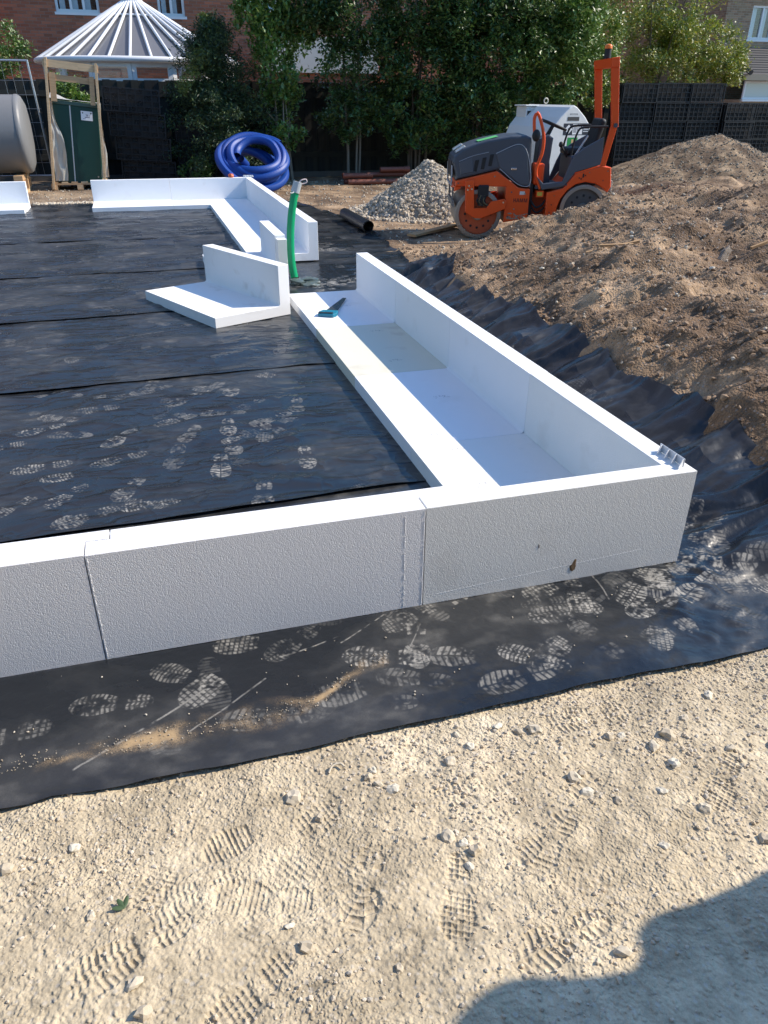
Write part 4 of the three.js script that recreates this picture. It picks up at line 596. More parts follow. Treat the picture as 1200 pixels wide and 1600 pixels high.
{
  const galv = M(0.5, 0.52, 0.54, 0.38, { metalness: 0.8 }), f = thing('mesh_fence_panel', 'galvanised steel mesh fence panel leaning behind the grey tank', 'fence panel', [-3.86, 0, -16.5]);
  part('upright', cyl([0.12, 0.0, 0.05], [0, 2.36, 0], 0.021), galv, f); part('upright', cyl([-3.2, 0, 0.05], [-3.3, 2.36, 0], 0.021), galv, f); part('top_rail', cyl([0, 2.345, 0], [-3.3, 2.345, 0], 0.02), galv, f); part('bottom_rail', cyl([0.1, 0.25, 0.045], [-3.2, 0.25, 0.045], 0.02), galv, f);
  const w = []; for (let i = 1; i < 20; i++) w.push(cyl([-i * 0.165 + 0.1, 0.25, 0.045], [-i * 0.165, 2.34, 0], 0.0022, 0.0022, 4)); for (let i = 1; i < 9; i++) w.push(cyl([0.1, i * 0.25, 0.04], [-3.25, i * 0.25, 0.04], 0.0022, 0.0022, 4)); part('wire_mesh', join(w), galv, f);
}

// ---------------------------------------------------------------- blue pipe coil
{
  const pts = []; const turns = 6.4;
  for (let i = 0; i <= 220; i++) { const t = i / 220, a = t * turns * 6.283 + 0.6, R = 0.64 - 0.26 * t + 0.05 * Math.sin(t * 23), off = (Math.abs(((t * turns) % 2) - 1) - 0.5) * 0.36 + 0.12 * t; pts.push([Math.cos(a) * R * 1.06, Math.sin(a) * R, off + 0.03 * Math.sin(a * 2.3)]); }
  const g = tube(pts, 0.078, 760, 10), p = g.attributes.position, nm = g.attributes.normal; for (let i = 0; i < p.count; i++) { const r = Math.floor(i / 11) % 2 ? 0.004 : 0; p.setXYZ(i, p.getX(i) + nm.getX(i) * r, p.getY(i) + nm.getY(i) * r, p.getZ(i) + nm.getZ(i) * r); } g.computeVertexNormals();
  const c = thing('pipe_coil', 'thick coil of bright blue corrugated pipe leaning behind the far white corner', 'pipe coil', [0.24, 0.56, -14.5], 0.15);
  const inner = new THREE.Group(); const m = part('coiled_pipe', g, M(0.002, 0.05, 0.28, 0.5), c); m.rotation.x = -1.0; m.rotation.z = -0.12;
  const e = part('pipe_end', cyl([-0.36, 0.12, 0.34], [-0.22, 0.0, 0.2], 0.07, 0.07, 12, true), M(0.005, 0.045, 0.25, 0.5, { side: THREE.DoubleSide }), c);
}
// ---------------------------------------------------------------- clay pipes
reseed(320);
[[2.45, 3.3, 0.06, -15.9, 0.055], [3.0, 4.3, 0.19, -16.0, 0.055], [2.5, 4.1, 0.06, -15.75, 0.06], [2.4, 3.1, 0.185, -15.85, 0.06], [3.3, 4.0, 0.3, -15.9, 0.055]].forEach(([x0, x1, y, z, r], i) => {
  const c = thing('drain_pipe', ['short terracotta drain pipe at the back of the bottom layer by the hedge', 'long terracotta drain pipe in the middle layer of the pile', 'longest terracotta drain pipe at the front of the bottom layer', 'short thick terracotta drain pipe lying on the longest one', 'terracotta drain pipe alone on top of the pile'][i], 'pipe', [x0, y, z], rr(-0.04, 0.04), 'pile of terracotta drain pipes');
  const mt = M(0.2, 0.065, 0.04, 0.55, { side: THREE.DoubleSide }); part('barrel', cyl([0, 0, 0], [x1 - x0 - 0.12, 0, 0], r, r, 16, true), mt, c); part('socket', cyl([x1 - x0 - 0.13, 0, 0], [x1 - x0, 0, 0], r * 1.18, r * 1.18, 16, true), mt, c);
});

// ---------------------------------------------------------------- gravel heap and soil cone
reseed(330);
const stoneMat = M(1, 1, 1, 0.9), stoneGeos = [1, 2, 3, 4].map((s) => rockGeo(0, s, 0.35)), bigRock = [1, 2, 3, 4, 5, 6].map((s) => rockGeo(1, s * 1.7, 0.45));
const pale = (a = 0.36, b = 0.66) => { const k = rr(a, b), c = new THREE.Color(); const q = rr(0, 1); c.setRGB(k, k * lerp(0.82, 0.9, q), k * lerp(0.58, 0.74, q)); return c; };
function mound(name, label, cx, cz, R, h, mat, res, wob, base) {
  const n = Math.round(2 * R / res), xs = [], zs = []; for (let i = 0; i <= n; i++) { xs.push(cx - R + 2 * R * i / n); zs.push(cz - R + 2 * R * i / n); }
  const f = (x, z) => { const d = Math.hypot(x - cx, z - cz) / (R * (0.9 + 0.14 * n3(Math.atan2(z - cz, x - cx) * 1.1, 3, cx))); return base(x, z) - 0.12 + (h + 0.12) * Math.max(0, 1 - Math.sqrt(d * d + 0.012) + 0.1) * 0.98 + wob * (n3(x * 2.1, z * 2.1, 4) * 1.2 + n3(x * 5, z * 5, 6) + 0.4 * n3(x * 12, z * 12, 7)); };
  const t = thing(name, label, 'heap'); part('heap_surface', heightGrid(xs, zs, (x, z) => [x, f(x, z), z]), mat, t); return [t, f];
}
{
  const [t, f] = mound('gravel_heap', 'pale grey-beige heap of crushed limestone beside the orange roller', 2.78, -11.05, 1.35, 0.84, M(0.4, 0.34, 0.26, 0.98, { bumpMap: rep(grainBump, 2), bumpScale: 0.03 }), 0.03, 0.045, () => 0);
  const L = [[], [], [], []]; for (let i = 0; i < 5200; i++) { const a = rr(0, 6.283), r = 1.42 * Math.pow(rnd(), 0.55), x = 2.78 + Math.cos(a) * r, z = -11.05 + Math.sin(a) * r; if (r > 1.15 && rnd() < 0.6) continue; const s = rr(0.012, 0.034) * (r > 0.8 ? 1.15 : 0.9); L[i % 4].push([x, Math.max(0.0, f(x, z)) + s * 0.3, z, s, pale(0.3, 0.62)]); }
  L.forEach((l, i) => scatter('crushed_stone', stoneGeos[i], stoneMat, l, t));
}
{
  const gm = M(1, 1, 1, 0.98, { map: rep(earthTex, 1 / 1.4), bumpMap: rep(grainBump, 1 / 0.5), bumpScale: 0.02 }); gm.color.setRGB(0.95, 0.98, 1);
  const [t, f] = mound('soil_heap', 'tall dark brown cone of fine soil in front of the black crates', 9.95, -13.0, 3.3, 1.08, gm, 0.05, 0.03, (x, z) => 0.05);
  const L = [[], []]; for (let i = 0; i < 5000; i++) { const a = rr(0, 6.283), r = 3.2 * Math.sqrt(rnd()), x = 9.95 + Math.cos(a) * r, z = -13 + Math.sin(a) * r; if (z < -13.4) continue; const s = rr(0.008, 0.024), c = pale(0.16, 0.38); L[i % 2].push([x, f(x, z) + s * 0.2, z, s, c]); }
  L.forEach((l, i) => scatter('pebbles', stoneGeos[i], stoneMat, l, t));
}

// ---------------------------------------------------------------- tandem roller
const orange = M(0.8, 0.085, 0.008, 0.42, { bumpMap: rep(grainBump, 3), bumpScale: 0.0006 }), orangeDust = M(0.5, 0.095, 0.03, 0.6), charcoal = M(0.065, 0.076, 0.094, 0.42), charcoal2 = M(0.08, 0.092, 0.112, 0.4), blackRub = M(0.012, 0.012, 0.013, 0.6), drumSteel = M(0.33, 0.3, 0.26, 0.45, { metalness: 0.55 }), chrome = M(0.7, 0.7, 0.7, 0.25, { metalness: 1 });
const zbox = (g, z) => { g.translate(0, 0, z); return g; };
{
  const r = thing('road_roller', 'orange and charcoal ride-on tandem road roller with a tall orange roll bar', 'road roller', [2.483, 0, -8.2], -17 * Math.PI / 180);
  const drum = (cx, cy, face) => {
    const d = part('drum', (() => { const g = new THREE.LatheGeometry([[0.27, 0], [0.27, 0.0], [0.318, 0], [0.326, 0.01], [0.326, 0.91], [0.318, 0.92], [0.27, 0.92]].map((q) => new THREE.Vector2(...q)), 56); g.rotateX(-Math.PI / 2); g.translate(cx, cy, -0.03); return g; })(), drumSteel, r);
    part('drum_plate', join(cyl([cx, cy, -0.9], [cx, cy, -0.06], 0.272, 0.272, 40)), face, d);
    part('hub', cyl([cx, cy, -0.06], [cx, cy, -0.025], 0.085, 0.075, 24), drumSteel, d);
    const h = []; for (let i = 0; i < 12; i++) { const a = i / 12 * 6.283; h.push(cyl([cx + Math.cos(a) * 0.18, cy + Math.sin(a) * 0.18, -0.062], [cx + Math.cos(a) * 0.18, cy + Math.sin(a) * 0.18, -0.056], 0.017, 0.017, 10)); } part('bolt_holes', join(h), blackRub, d);
  };
  drum(0, 0.325, orangeDust); drum(1.47, 0.4, M(0.09, 0.085, 0.08, 0.7));
  part('front_frame', zbox(extr([[-0.335, 0.69], [-0.335, 0.757], [-0.21, 0.787], [0.23, 0.887], [0.545, 0.677], [0.705, 0.657], [0.705, 0.28], [0.37, 0.22], [0.37, 0.69]], 0.96, 0.01), -0.98), orange, r);
  part('nose_crossbar', zbox(extr([[-0.345, 0.62], [-0.26, 0.66], [-0.26, 0.688], [-0.345, 0.688]], 0.94, 0.008), -0.97), orange, r);
  for (const z of [-0.022, -1.008]) {
    const f = part('drum_yoke', zbox(extr([[-0.205, 0.76], [-0.085, 0.78], [-0.06, 0.41], [0.12, 0.42], [0.165, 0.5], [0.35, 0.535], [0.385, 0.5], [0.375, 0.405], [0.04, 0.275], [-0.05, 0.28], [-0.185, 0.36]], 0.04, 0.006, 1, []), z), orange, r);
    for (const [x, y] of [[-0.15, 0.7], [-0.165, 0.65], [-0.11, 0.66], [0.34, 0.49]]) part('bolt', cyl([x, y, z + 0.038], [x, y, z + 0.05], 0.014, 0.014, 6), chrome, f);
    part('bearing', cyl([0, 0.325, z - 0.01], [0, 0.325, z + 0.032], 0.07, 0.065, 20), drumSteel, f);
  }
  part('drum_motor', join(rbx(-0.02, 0.13, 0.56, 0.71, -0.05, 0.015, 0.02), cyl([0.03, 0.44, -0.02], [0.06, 0.58, -0.02], 0.045, 0.05, 14)), blackRub, r);
  for (let i = 0; i < 4; i++) part('hydraulic_hose', tube([[0.0 + i * 0.025, 0.58, 0.01], [-0.03 + i * 0.03, 0.5, 0.03], [0.05 + i * 0.03, 0.44, 0.0]], 0.009, 12, 6), i % 2 ? M(0.12, 0.1, 0.05, 0.6) : blackRub, r);
  const hood = part('hood', zbox(extr([[-0.39, 0.99], [-0.375, 1.06], [-0.26, 1.16], [-0.1, 1.22], [0.07, 1.27], [0.4, 1.325], [0.6, 1.33], [0.67, 1.3], [0.685, 1.23], [0.715, 0.673], [0.56, 0.685], [0.245, 0.9], [-0.21, 0.793], [-0.33, 0.765], [-0.345, 0.87]], 0.88, 0.035, 3), -0.94), charcoal, r);
  part('side_panel', zbox(extr([[0.2, 1.1], [0.49, 1.215], [0.56, 1.2], [0.63, 1.1], [0.69, 0.71], [0.57, 0.71], [0.27, 0.92]], 0.03, 0.012, 2), -0.078), charcoal2, hood);
  part('panel_latch', rbx(0.42, 0.5, 0.9, 0.93, -0.05, -0.035, 0.006), chrome, hood);
  part('lower_side_panel', zbox(extr([[-0.3, 0.99], [-0.13, 1.06], [-0.09, 0.87], [-0.27, 0.83]], 0.02, 0.008, 1), -0.072), charcoal2, hood);
  for (const [x, y] of [[-0.065, 0.95], [0.035, 0.98], [0.135, 1.02]]) part('vent_slot', zbox(extr([[x - 0.03, y - 0.07], [x + 0.015, y - 0.075], [x + 0.042, y + 0.075], [x - 0.012, y + 0.07]], 0.02, 0.006, 1), -0.07), blackRub, hood);
  const slope = Math.atan2(0.11, 0.33);
  const st = rbx(-0.14, 0.14, -0.0025, 0.0025, -0.16, 0.16, 0.002, 1); st.rotateZ(slope * 0.72); st.translate(0.09, 1.279, -0.3); part('green_sticker', st, M(0.16, 0.6, 0.2, 0.4), hood);
  const hl = rbx(-0.075, 0.075, -0.012, 0.012, -0.1, 0.1, 0.012, 2); hl.rotateZ(0.55); hl.translate(-0.285, 1.15, -0.2); part('headlight', hl, M(0.7, 0.72, 0.7, 0.12), hood);
  part('headlight', hl.clone().translate(0, 0, -0.48), M(0.7, 0.72, 0.7, 0.12), hood);
  part('front_grille', zbox(extr([[-0.395, 0.8], [-0.36, 0.79], [-0.37, 1.02], [-0.4, 1.0]], 0.7, 0.005), -0.85), blackRub, hood);
  part('water_bracket', join(cyl([-0.39, 0.7, -0.1], [-0.39, 0.95, -0.1], 0.012), cyl([-0.39, 0.7, -0.86], [-0.39, 0.95, -0.86], 0.012), cyl([-0.39, 0.7, -0.1], [-0.39, 0.7, -0.86], 0.012)), M(0.35, 0.36, 0.37, 0.5), r);
  part('articulation', join(bx(0.74, 0.97, 0.31, 0.6, -0.8, -0.2), cyl([0.84, 0.28, -0.5], [0.84, 0.66, -0.5], 0.09)), M(0.35, 0.06, 0.015, 0.6), r);
  part('pivot_rubber', bx(0.71, 0.76, 0.28, 0.72, -0.85, -0.1), blackRub, r);
  part('rear_frame', zbox(extr([[0.94, 0.62], [1.17, 0.68], [1.31, 0.865], [1.66, 0.965], [1.79, 0.945], [1.82, 0.7], [1.78, 0.63], [1.72, 0.68], [1.6, 0.74], [1.46, 0.76], [1.33, 0.73], [1.22, 0.65], [1.14, 0.54], [1.1, 0.42], [1.1, 0.31], [0.95, 0.3]], 0.98, 0.01), -0.99), orange, r);
  for (const [x, y, w, h] of [[1.41, 0.815, 0.02, 0.05], [1.385, 0.79, 0.018, 0.018], [1.44, 0.835, 0.016, 0.016], [1.36, 0.8, 0.012, 0.02]]) part('warning_mark', bx(x, x + w, y, y + h, -0.0095, -0.0065), blackRub, r);
  part('tail_bumper', rbx(1.8, 1.86, 0.62, 0.78, -0.9, -0.1, 0.02), M(0.3, 0.28, 0.25, 0.8), r);
  for (const z of [-0.062, -0.978]) part('side_shell', zbox(extr([[0.78, 0.83], [0.88, 0.735], [1.14, 0.76], [1.215, 0.97], [1.275, 1.1], [1.4, 1.19], [1.64, 1.32], [1.655, 0.98], [1.31, 0.88], [1.175, 0.7], [0.87, 0.65]], 0.04, 0.012, 2), z), charcoal2, r);
  part('floor_plate', bx(0.78, 1.3, 0.66, 0.7, -0.93, -0.065), charcoal, r);
  part('seat_base', rbx(1.24, 1.64, 0.7, 1.08, -0.85, -0.12, 0.03), charcoal, r);
  part('seat_cushion', rbx(1.2, 1.56, 1.08, 1.17, -0.74, -0.26, 0.035, 3), blackRub, r);
  const sb = rbx(-0.05, 0.05, 0, 0.42, -0.23, 0.23, 0.045, 3); sb.rotateZ(-0.28); sb.translate(1.56, 1.13, -0.5); part('seat_back', sb, blackRub, r);
  part('armrest', tube([[1.26, 1.08, -0.2], [1.28, 1.25, -0.2], [1.34, 1.41, -0.2], [1.42, 1.43, -0.2], [1.72, 1.44, -0.2]], 0.014, 24, 8), blackRub, r); part('armrest', tube([[1.26, 1.08, -0.8], [1.28, 1.25, -0.8], [1.34, 1.41, -0.8], [1.42, 1.43, -0.8], [1.72, 1.44, -0.8]], 0.014, 24, 8), blackRub, r);
  part('seat_strut', cyl([1.3, 1.08, -0.15], [1.45, 1.33, -0.15], 0.012), M(0.5, 0.5, 0.5, 0.4), r);
  part('console', zbox(extr([[0.8, 0.7], [1.02, 0.7], [0.99, 1.0], [1.01, 1.29], [0.95, 1.33], [0.82, 1.28]], 0.34, 0.02, 2), -0.62), charcoal, r);
  part('console_cowl', rbx(0.75, 0.9, 0.7, 0.98, -0.4, -0.12, 0.03, 3), orange, r);
  const wheel = new THREE.TorusGeometry(0.19, 0.015, 8, 36); wheel.rotateX(Math.PI / 2); wheel.rotateZ(-0.35); wheel.translate(1.02, 1.45, -0.45);
  const sw = part('steering_wheel', wheel, blackRub, r); part('steering_column', cyl([0.93, 1.28, -0.45], [1.02, 1.45, -0.45], 0.03, 0.025), blackRub, sw); for (let i = 0; i < 3; i++) { const a = i * 2.094, c = V(Math.cos(a) * 0.18, 0, Math.sin(a) * 0.18).applyAxisAngle(V(0, 0, 1), -0.35); part('spoke', cyl([1.02, 1.45, -0.45], [1.02 + c.x, 1.45 + c.y, -0.45 + c.z], 0.012), blackRub, sw); }
  part('drive_lever', cyl([1.22, 1.05, -0.3], [1.13, 1.2, -0.3], 0.012), blackRub, r); const kn = new THREE.SphereGeometry(0.032, 14, 10); kn.scale(1, 1.2, 1); kn.translate(1.125, 1.21, -0.3); part('lever_knob', kn, blackRub, r);
  const rail = [[0.85, 0.66], [0.77, 0.89], [0.83, 1.12], [0.835, 1.29], [0.79, 1.46], [0.715, 1.6], [0.685, 1.55], [0.7, 1.36]]; for (const z of [-0.06]) part('grab_rail', tube(rail.map(([x, y]) => [x, y, z]), 0.022, 44, 10), orange, r);
  const mir = new THREE.SphereGeometry(0.075, 18, 12); mir.scale(0.75, 1, 0.55); mir.translate(0.725, 1.33, -0.04); part('mirror', mir, blackRub, r);
  for (const z of [-0.07, -0.98]) {
    const l = part('roll_bar_leg', zbox(extr([[1.63, 0.97], [1.705, 0.955], [1.8, 1.46], [1.72, 1.47]], 0.05, 0.004), z), orange, r); void l;
    part('roll_bar_upright', zbox(extr([[1.715, 1.46], [1.81, 1.44], [1.715, 2.13], [1.615, 2.13]], 0.06, 0.004), z + 0.004), orange, r);
    part('hinge_pin', cyl([1.765, 1.46, z - 0.02], [1.765, 1.46, z + 0.085], 0.028, 0.028, 12), charcoal, r);
  }
  part('roll_bar_top', zbox(extr([[1.615, 2.131], [1.716, 2.131], [1.7, 2.25], [1.6, 2.235]], 1.0, 0.005), -0.995), orange, r);
  part('beacon_base', cyl([1.66, 2.24, -0.5], [1.66, 2.36, -0.5], 0.05, 0.042, 16), blackRub, r);
  part('beacon', (() => { const g = new THREE.LatheGeometry([[0.05, 0], [0.05, 0.035], [0.03, 0.05], [0, 0.055]].map((q) => new THREE.Vector2(...q)), 18); g.translate(1.66, 2.36, -0.5); return g; })(), M(0.85, 0.2, 0.01, 0.25), r);
  part('panel_trim', join(tube([[0.2, 1.105, -0.05], [0.49, 1.22, -0.05], [0.56, 1.205, -0.05], [0.635, 1.1, -0.05], [0.695, 0.71, -0.05], [0.57, 0.705, -0.05], [0.265, 0.915, -0.05]], 0.0055, 60, 6)), M(0.4, 0.42, 0.45, 0.4), hood);
  part('hood_trim', tube([[-0.3, 1.0, -0.058], [-0.12, 1.07, -0.058], [0.1, 1.12, -0.058]], 0.005, 20, 6), M(0.3, 0.32, 0.35, 0.4), hood);
  reseed(444); for (let k = 0; k < 14; k++) { const [x, y] = [[0.45, 0.62], [0.66, 0.33], [0.42, 0.3], [0.64, 0.6], [1.0, 0.36], [1.05, 0.58], [1.2, 0.72], [1.75, 0.9], [1.7, 0.78], [1.5, 0.88], [-0.3, 0.73], [0.2, 0.82], [1.02, 0.46], [0.5, 0.4]][k]; part('bolt', cyl([x, y, -0.022], [x, y, -0.01], 0.011, 0.011, 6), k % 2 ? drumSteel : charcoal, r); }
  part('scraper', join(bx(-0.37, -0.34, 0.42, 0.5, -0.92, -0.06), bx(-0.37, -0.35, 0.5, 0.66, -0.2, -0.14), bx(-0.37, -0.35, 0.5, 0.66, -0.84, -0.78)), M(0.2, 0.19, 0.17, 0.7), r);
  part('mud_crust', (() => { const gs = []; for (let k = 0; k < 60; k++) { const a = rr(3.4, 6.2), q = rr(0.27, 0.325), g = rockGeo(0, k % 4, 0.5), z = rr(0.004, 0.014); g.scale(z * 1.5, z, 0.006); g.translate(Math.cos(a) * q, 0.325 + Math.sin(a) * q, -0.028); gs.push(g); } for (let k = 0; k < 50; k++) { const g = rockGeo(0, k % 4, 0.5), z = rr(0.004, 0.012); g.scale(z * 1.6, z, 0.004); g.translate(rr(0.4, 0.7), 0.22 + 0.08 * Math.pow(rnd(), 2) + 0.05, -0.02); gs.push(g); } return join(gs); })(), M(0.34, 0.26, 0.18, 0.97), r);
  part('back_hose', tube([[0.74, 0.5, -0.1], [0.82, 0.42, -0.06], [0.9, 0.46, -0.06], [0.97, 0.56, -0.1]], 0.014, 20, 7), blackRub, r); part('back_hose', tube([[0.74, 0.44, -0.12], [0.83, 0.35, -0.08], [0.92, 0.4, -0.08], [0.98, 0.48, -0.12]], 0.012, 20, 7), blackRub, r);
  const words = (txt, w, h, fg, bg, px = 60) => { const c = cv(256, Math.round(256 * h / w)), x = c.getContext('2d'); x.fillStyle = bg; x.fillRect(0, 0, 256, c.height); x.fillStyle = fg; x.font = 'bold ' + px + 'px sans-serif'; x.textAlign = 'center'; x.textBaseline = 'middle'; x.fillText(txt, 128, c.height / 2 + 2, 246); const t = new THREE.CanvasTexture(c); t.colorSpace = THREE.SRGBColorSpace; return t; };
  const decal = (name, w, h, x, y, z, mat, parent) => { const g = new THREE.PlaneGeometry(w, h); g.translate(x, y, z); return part(name, g, mat, parent); };
  const { FontLoader } = await import('three/addons/loaders/FontLoader.js'); const { TextGeometry } = await import('three/addons/geometries/TextGeometry.js');
  const font = await new FontLoader().loadAsync('fonts/droid/droid_sans_bold.typeface.json');
  const tg = new TextGeometry('HAMM', { font, size: 0.05, depth: 0.002, curveSegments: 3 }); tg.computeBoundingBox(); tg.scale(0.2 / (tg.boundingBox.max.x), 1, 1); tg.translate(0.48, 0.49, -0.0205); part('lettering', tg, M(0.09, 0.02, 0.012, 0.6), r);
  decal('white_label', 0.07, 0.045, 0.6, 0.61, -0.0185, M(0.62, 0.6, 0.56, 0.6), r);
  decal('yellow_label', 0.07, 0.05, 0.845, 0.6, -0.019, M(0.55, 0.4, 0.05, 0.6), r);
  part('label_bracket', bx(0.8, 0.9, 0.56, 0.64, -0.2, -0.021), orange, r);

  // ---- white fuel bowser behind the roller
  const b = thing('fuel_bowser', 'white towable fuel bowser with hazard placards behind the roller', 'fuel bowser', [5.98, 0, -12.1], 0.1), white = M(0.72, 0.72, 0.69, 0.5, { bumpMap: rep(sheetBump, 1), bumpScale: 0.004 });
  const prof = [[-0.49, 0.42], [-0.5, 1.12], [-0.43, 1.28], [-0.28, 1.45], [-0.08, 1.62], [0, 1.655], [0.08, 1.62], [0.28, 1.46], [0.44, 1.28], [0.5, 1.12], [0.48, 0.42]];
  part('tank_body', zbox(extr(prof, 1.6, 0.02, 2), -1.6), white, b);
  part('hatch_box', rbx(-0.3, 0.3, 1.36, 1.62, -1.58, -1.2, 0.02), white, b);
  part('hatch_lid', rbx(-0.34, 0.34, 1.621, 1.645, -1.6, -1.16, 0.01), white, b);
  part('hatch_vent', bx(-0.27, -0.13, 1.45, 1.54, -1.199, -1.194), blackRub, b);
  part('lifting_eye', (() => { const t = new THREE.TorusGeometry(0.045, 0.012, 8, 18); t.translate(-0.05, 1.72, -0.9); return t; })(), M(0.6, 0.55, 0.45, 0.5), b);
  part('chassis', join(bx(-0.45, 0.45, 0.3, 0.418, -1.7, 0.05), bx(-0.05, 0.05, 0.3, 0.4, 0.05, 0.7)), M(0.08, 0.08, 0.08, 0.7), b);
  for (const s of [-1, 1]) part('wheel', (() => { const g = new THREE.TorusGeometry(0.2, 0.09, 12, 28); g.rotateY(Math.PI / 2); g.translate(s * 0.6, 0.29, -1.1); return g; })(), blackRub, b);
  part('vent_slot', bx(-0.12, 0.14, 1.395, 1.46, 0.001, 0.004), M(0.06, 0.055, 0.05, 0.6), b);
  decal('maker_name', 0.26, 0.05, 0.01, 1.505, 0.0015, M(1, 1, 1, 0.6, { map: words('WESTERN', 0.26, 0.05, '#33363c', '#dadad6', 40) }), b);
  const pc = cv(256, 96), x = pc.getContext('2d'); x.fillStyle = '#1b2030'; x.fillRect(0, 0, 256, 96); x.fillStyle = '#e6e6e4'; x.save(); x.translate(52, 48); x.rotate(Math.PI / 4); x.fillRect(-28, -28, 56, 56); x.restore(); x.fillStyle = '#222'; x.font = 'bold 34px sans-serif'; x.fillText('L', 42, 60); x.fillStyle = '#e6e6e4'; x.fillRect(92, 6, 48, 84); x.fillRect(146, 6, 44, 84); x.fillStyle = '#30354a'; x.fillRect(102, 16, 6, 60); x.fillRect(113, 16, 6, 60); x.fillRect(124, 16, 6, 60); x.fillRect(150, 14, 34, 4); x.fillRect(150, 24, 34, 4); x.fillRect(150, 34, 34, 4); x.fillStyle = '#cfd2d4'; x.fillRect(200, 12, 50, 18); x.fillRect(200, 44, 50, 8); x.fillRect(200, 62, 50, 8);
  const pt = new THREE.CanvasTexture(pc); pt.colorSpace = THREE.SRGBColorSpace; decal('hazard_placard', 0.58, 0.2, 0.1, 1.25, 0.0015, M(1, 1, 1, 0.5, { map: pt }), b);
  const gc = cv(128, 128), gx = gc.getContext('2d'); gx.fillStyle = '#0f8a3c'; gx.fillRect(0, 0, 128, 128); gx.fillStyle = '#e8efe4'; gx.fillRect(8, 84, 112, 26); gx.fillStyle = '#d5aa7a'; gx.fillRect(52, 18, 24, 60); gx.fillStyle = '#0f8a3c'; gx.fillRect(16, 92, 60, 5); const gt = new THREE.CanvasTexture(gc); gt.colorSpace = THREE.SRGBColorSpace;
  decal('green_sign', 0.23, 0.22, 0.04, 1.0, 0.0015, M(1, 1, 1, 0.5, { map: gt }), b);
}

// ---------------------------------------------------------------- green duct, saw, brackets
{
  const d = thing('cable_duct', 'bright green corrugated duct standing up with taped end and wire loop', 'duct', [-0.57, 0.03, -5.93]);
  const cvz = new THREE.CatmullRomCurve3([[0, 0, 0], [-0.03, 0.2, 0], [-0.03, 0.45, 0], [-0.01, 0.65, 0], [0.03, 0.85, 0], [0.055, 0.92, 0]].map((p) => V(...p)));
  const g = new THREE.TubeGeometry(cvz, 150, 0.038, 14), p = g.attributes.position, n = g.attributes.normal; for (let i = 0; i < p.count; i++) { const k = Math.floor(i / 15) % 2 ? 0.003 : 0; p.setXYZ(i, p.getX(i) + n.getX(i) * k, p.getY(i) + n.getY(i) * k, p.getZ(i) + n.getZ(i) * k); } g.computeVertexNormals();
  part('pipe', g, M(0.0, 0.36, 0.14, 0.42), d);
  const tp = cyl([0.045, 0.885, 0], [0.075, 0.985, 0], 0.046, 0.043, 18), q = tp.attributes.position; for (let i = 0; i < q.count; i++) q.setX(i, q.getX(i) + 0.01 * n3(q.getX(i) * 40, q.getY(i) * 40, q.getZ(i) * 40)); tp.computeVertexNormals();
  part('tape_wrap', tp, M(0.5, 0.52, 0.52, 0.3), d);
  part('wire_loop', tube([[0.075, 0.97, 0], [0.11, 1.0, 0.01], [0.16, 1.005, 0], [0.165, 0.98, 0], [0.12, 0.965, 0], [0.085, 0.975, 0]], 0.006, 40, 6), M(0.7, 0.58, 0.56, 0.5), d);
  part('wire_tail', tube([[0.03, 0.9, 0.03], [0.0, 0.885, 0.05], [-0.02, 0.89, 0.05]], 0.005, 10, 6), M(0.7, 0.7, 0.68, 0.5), d);
  part('foot_collar', cyl([0.0, -0.02, 0], [0, 0.05, 0], 0.05, 0.044, 16), M(0.012, 0.012, 0.012, 0.5), d);
  const bag = rockGeo(3, 5, 0.5); bag.scale(0.14, 0.05, 0.1); part('plastic_bag', bag, M(0.1, 0.13, 0.12, 0.18), d).position.set(0.1, 0.0, 0.06);
}
{
  const s = thing('handsaw', 'handsaw with teal grip lying on the white base block', 'handsaw', [-0.61, B + 0.004, -4.17], -0.45);
  const blade = extr([[-0.055, 0.06], [0.06, 0.06], [0.035, 0.62], [-0.0, 0.62]], 0.0014); blade.rotateX(-Math.PI / 2); blade.translate(0, 0.011, 0); part('blade', blade, M(0.35, 0.36, 0.38, 0.22, { metalness: 0.9 }), s);
  const hs = new THREE.Shape([[-0.075, -0.04], [0.055, -0.05], [0.075, -0.01], [0.065, 0.09], [-0.06, 0.09], [-0.085, 0.03]].map((p) => new THREE.Vector2(...p))); hs.holes.push(new THREE.Path([[-0.045, -0.01], [0.04, -0.015], [0.045, 0.03], [-0.04, 0.035]].map((p) => new THREE.Vector2(...p))));
  const hg = new THREE.ExtrudeGeometry(hs, { depth: 0.018, bevelEnabled: true, bevelSize: 0.005, bevelThickness: 0.005, bevelSegments: 3 }); hg.rotateX(-Math.PI / 2); hg.translate(0, 0.003, 0); part('handle', hg, M(0.01, 0.2, 0.3, 0.4), s);
  part('grip_pad', (() => { const g = rbx(-0.08, 0.05, 0.026, 0.034, 0.012, 0.042, 0.004); return g; })(), M(0.02, 0.025, 0.03, 0.6), s);
}
function combBracket(label, pos, ry) {
  const g = M(0.72, 0.74, 0.76, 0.4, { metalness: 0.15 }), c = thing('toothed_bracket', label, 'bracket', pos, ry, 'toothed metal brackets');
  part('back_strip', bx(-0.001, 0.001, 0, 0.036, -0.085, 0.085), g, c);
  for (let i = 0; i < 4; i++) { const t = extr([[0, 0], [-0.038, 0], [-0.04, 0.012], [-0.018, 0.034], [0, 0.034]], 0.002); t.rotateY(0.5); t.translate(-0.002, 0.001, -0.07 + i * 0.05); part('tooth', t, g, c); }
}
combBracket('toothed galvanised bracket standing on top of the stained corner block', [-0.035, H + 0.001, -0.13], 0.0);
combBracket('toothed galvanised bracket on the far corner below the blue coil', [-0.12, H + 0.013, -12.85], 1.5708);
